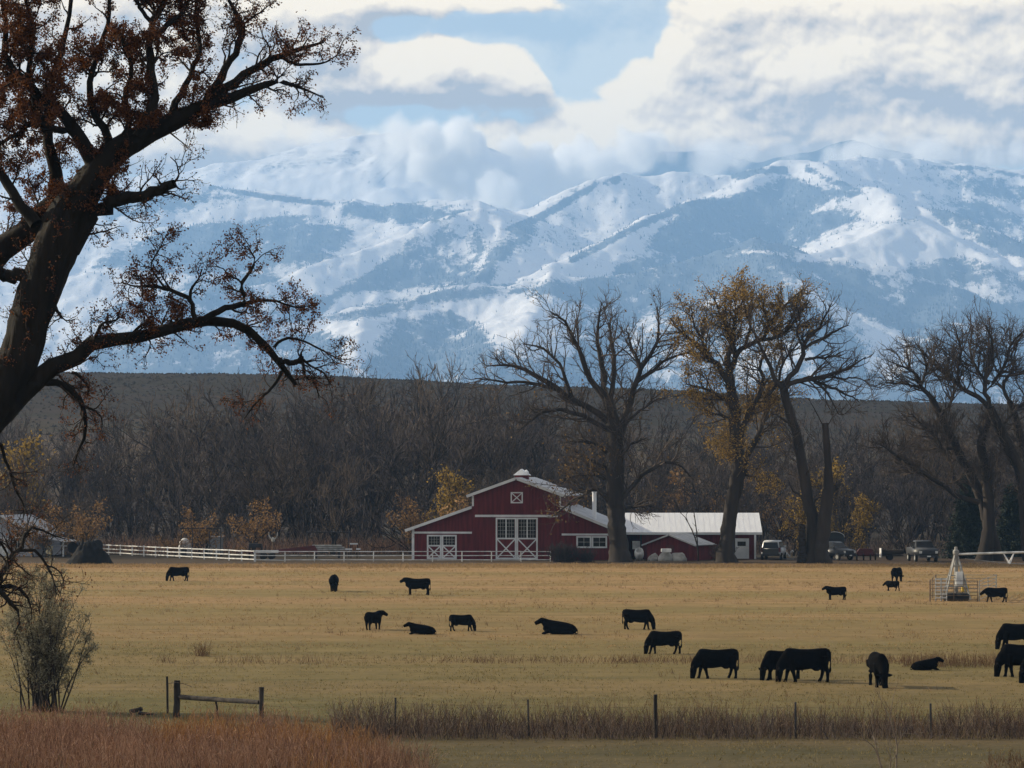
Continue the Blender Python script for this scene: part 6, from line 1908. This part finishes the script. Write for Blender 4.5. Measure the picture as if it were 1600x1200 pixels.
rng = np.random.default_rng(57)
Dp = 111.0
sap_b = P(1388, 733, Dp)
sap = thing('bare_sapling', 'thin leafless pale sapling rising from the bottom edge at the lower right', 'sapling', (sap_b[0], Dp, 0))
SAP = [[(1400, 1216, 2.4), (1401, 1180, 2.0), (1402, 1163, 1.7), (1396, 1140, 1.4), (1390, 1122, 1.2), (1394, 1100, .9), (1399, 1078, .5)],
       [(1384, 1216, 2.2), (1375, 1196, 1.8), (1368, 1172, 1.5), (1358, 1160, 1.2), (1338, 1153, .8), (1322, 1148, .4)],
       [(1380, 1206, 1.7), (1372, 1180, 1.5), (1366, 1150, 1.2), (1362, 1120, .8), (1366, 1090, .5)],
       [(1391, 1126, 1.0), (1382, 1104, .8), (1372, 1085, .6), (1366, 1074, .4)],
       [(1401, 1166, 1.1), (1412, 1146, .8), (1426, 1130, .5)], [(1386, 1214, 1.4), (1392, 1190, 1.2), (1388, 1160, .8), (1384, 1136, .4)]]
sp_, sr_ = skeleton(SAP, Dp, rng, 10, .5, .3); sr_ = sr_ * .62
s1, q1_ = grow(sp_, sr_, rng, 3.2, .55, .8, .4, 5, .1, .15, .2, .6, .007)
s2_, q2_ = grow(s1, q1_, rng, 3.5, .5, .35, .4, 3, .1, .2, .2, .6, .0055)
M['sapling'] = mat('pale_sapling_bark', (.13, .10, .08), .9, (.20, .16, .12), 3, 2)
v, f = tubes(sp_, sr_, 6); child('stems', v, f, M['sapling'], sap, True, 'stuff')
v, f = merge([tubes(s1, q1_, 3), tubes(s2_, q2_, 3)]); child('twigs', v, f, M['sapling'], sap, True, 'stuff')

# two thin bare trees in front of the long shed roof
rng = np.random.default_rng(58)
Dy = GD(877)
t = thing('slender_tree', 'slender bare tree forking in front of the long white roof', 'tree', (P(1091, 733, Dy)[0], Dy, 0))
SL = [[(1091, 877, 1.3), (1090, 855, 1.2), (1084, 835, 1.0), (1075, 816, .8), (1069, 806, .6), (1062, 800, .4)], [(1090, 858, 1.1), (1089, 835, 1.0), (1086, 812, .9), (1084, 795, .6), (1086, 778, .4)],
      [(1075, 816, .6), (1072, 806, .5), (1076, 798, .3)]]
sp_, sr_ = skeleton(SL, Dy, rng, 8, .4, .1)
s1, q1_ = grow(sp_, sr_, rng, 1.2, .6, 1.3, .3, 4, .1, .15, .3, .6, .018)
v, f = merge([tubes(sp_, sr_, 6)]); child('trunk', v, f, M['bark_far'], t)
v, f = tubes(s1, q1_, 3); child('twigs', v, f, M['twig_far'], t, True, 'stuff')
rng = np.random.default_rng(59)
# shrubs before the right wing of the barn
for i, (px, h, lb) in enumerate(((872, 2.1, 'dark leafless shrub left of the barn right windows'), (892, 1.8, 'dark leafless shrub below the barn right windows'), (916, 1.5, 'low dark shrub right beneath the barn right windows'), (1128, 2.0, 'dark leafless shrub at the foot of the slanting trunk'))):
    x, y = G(px, 878.5)
    t = thing('yard_shrub', lb, 'shrub', (x, y, 0), group='dark shrubs at the edge of the yard')
    n = 60
    az = rng.random(n) * 6.28
    d = nrm(np.stack([np.cos(az) * .6, np.sin(az) * .4, np.ones(n)], -1) + rng.normal(size=(n, 3)) * .25)
    p = np.stack([x + rng.normal(size=n) * .35, y + rng.normal(size=n) * .3, np.zeros(n)], -1)
    Pn = np.stack([p + d * h * q / 4 + rng.normal(size=(n, 3)) * .05 * q for q in range(5)], 1); Rn = np.tile(np.linspace(.035, .015, 5), (n, 1))
    a_, b_ = grow(Pn, Rn, rng, 2.4, .6, h * .4, .3, 3, .1, .2, .2, .6, .016)
    v, f = merge([tubes(Pn, Rn, 4), tubes(a_, b_, 3)]); child('branches', v, f, M['bark_wood'], t, True, 'stuff')

# ------------------------------------------------------------------ ground cover
def blades(name, m, x, y, h, w, rng, lean=.35, per=4):
    """tufts of tapering bent blades, three triangles each"""
    n = len(x)
    X_ = np.repeat(x, per) + rng.normal(size=n * per) * .09; Y_ = np.repeat(y, per) + rng.normal(size=n * per) * .12
    Hh = np.repeat(h, per) * rng.uniform(.55, 1.15, n * per); Wd = w * rng.uniform(.6, 1.3, n * per)
    Z_ = ground_z(X_, Y_) - .02
    a = rng.random(n * per) * 6.28
    tx, ty = np.cos(a), np.sin(a)
    lx, ly = rng.normal(size=n * per) * lean * Hh, rng.normal(size=n * per) * lean * Hh
    b = np.stack([X_, Y_, Z_], -1); sd = np.stack([tx, ty, 0 * tx], -1) * Wd[:, None] * .5
    mid = b + np.stack([lx * .35, ly * .35, Hh * .55], -1)
    tip = b + np.stack([lx, ly, Hh], -1)
    V = np.stack([b - sd, b + sd, mid + sd * .7, tip], 1)
    N_ = n * per
    o = (np.arange(N_) * 4)[:, None]
    f = np.concatenate([np.array([[0, 1, 2]]) + o, np.array([[0, 2, 3]]) + o])
    return tag(link(name, npmesh(name, V, [f], m)), kind='stuff')
rng = np.random.default_rng(66)
def patchy(x, y, s, c): return rng.random(len(x)) < np.clip(c + 1.6 * fbm(x / s, y / s, 4), .05, 1)
x, y, u = field_xy(50000, -120, 1740, 190, 358, rng); k_ = patchy(x, y, 9, .45); x, y = x[k_], y[k_]
blades('grass', M['blade_tan'], x, y, rng.uniform(.05, .15, len(x)), .05, rng)
x, y, u = field_xy(9500, -120, 1740, 346, 359, rng)
blades('grass', M['blade_tan'], x, y, rng.uniform(.08, .30, len(x)), .06, rng)
x, y, u = field_xy(38000, -160, 1780, 112, 195, rng); k_ = patchy(x, y, 6, .55); x, y = x[k_], y[k_]
blades('grass', M['blade_olive'], x, y, rng.uniform(.04, .13, len(x)), .035, rng)
x, y, u = field_xy(1500, -40, 1640, 140, 350, rng); k_ = rng.random(len(x)) < np.clip(.3 + 3 * fbm(x / 14, y / 14, 3), 0, 1); x, y = x[k_], y[k_]
brush('weeds', M['weed'], np.repeat(x, 6) + rng.normal(size=6 * len(x)) * .15, np.repeat(y, 6) + rng.normal(size=6 * len(x)) * .15, 0 * np.repeat(x, 6), rng.uniform(.08, .38, 6 * len(x)), rng, .5, .012, 3, 3, 0)
# line of red weeds across the field
x, y, u = field_xy(2900, 230, 1780, 175.5, 178.5, rng)
k_ = rng.random(len(x)) < np.clip(.45 + 2.2 * fbm(u / 60, u / 60 + 3, 3), .02, 1); x, y, u = x[k_], y[k_], u[k_]
brush('weeds', M['weed'], x, y, 0 * x, rng.uniform(.12, .55, len(x)), rng, .3, .012, 3, 3, 2.0)
# one bigger weed and the tall weeds round the lying cow
x = P(316, 733, 183)[0] + rng.normal(size=60) * .22; y = 183 + rng.normal(size=60) * .2
brush('weeds', M['weed'], x, y, 0 * x, rng.uniform(.4, 1.0, 60), rng, .35, .012, 4, 3, 3)
x, y, u = field_xy(420, 1410, 1560, 172, 176, rng)
brush('weeds', M['weed'], x, y, 0 * x, rng.uniform(.3, .85, len(x)), rng, .15, .010, 4, 3, 1.5)
# grey brush along the wire fence
x, y, u = field_xy(5700, 520, 1800, 126.5, 132.5, rng)
hb = (.70 + 1.0 * np.clip(fbm(u / 45, u / 45 + 7, 3) + .2, 0, .8)) * np.where(u < 780, 1.18, .95) * np.where((u > 790) & (u < 830), .75, 1)
x2, y2, u2 = field_xy(1000, 520, 1800, 127, 132, rng)
brush('tall_weeds', M['weed'], x2, y2, 0 * x2, rng.uniform(.7, 1.55, len(x2)), rng, .2, .009, 4, 3, 2.5)
brush('fence_brush', M['stem_grey'], x, y, 0 * x, hb * rng.uniform(.35, 1.2, len(x)), rng, .28, .011, 4, 3, 2.2)
# red willow shoots filling the lower left corner
def edge_y(u): return np.interp(u, [-60, 60, 150, 200, 270, 310, 420, 500, 560, 620, 680], [131, 131, 132, 127.5, 127, 130.5, 130, 127, 123, 117.5, 111.5])
x, y, u = field_xy(13500, -200, 680, 109, 134, rng); k_ = y < edge_y(u) + rng.normal(size=len(u)) * 1.0; x, y, u = x[k_], y[k_], u[k_]
org = fbm(x / 3, y / 3, 3) + .5 + .30 * (np.abs(u - 430) < 190) * (y > 118) - .10
k_ = org < .62
brush('willow_shoots', M['stem_red'], x[k_], y[k_], 0 * x[k_], rng.uniform(.55, 1.25, k_.sum()), rng, .14, .011, 4, 3, 1.6)
k_ = ~k_
brush('orange_weeds', M['stem_orange'], x[k_], y[k_], 0 * x[k_], rng.uniform(.4, 1.15, k_.sum()), rng, .2, .011, 4, 3, 2.4)
x, y, u = field_xy(380, 1540, 1660, 110, 118, rng)
brush('weeds', M['weed'], x, y, 0 * x, rng.uniform(.15, .55, len(x)), rng, .3, .010, 4, 3, 1.5)
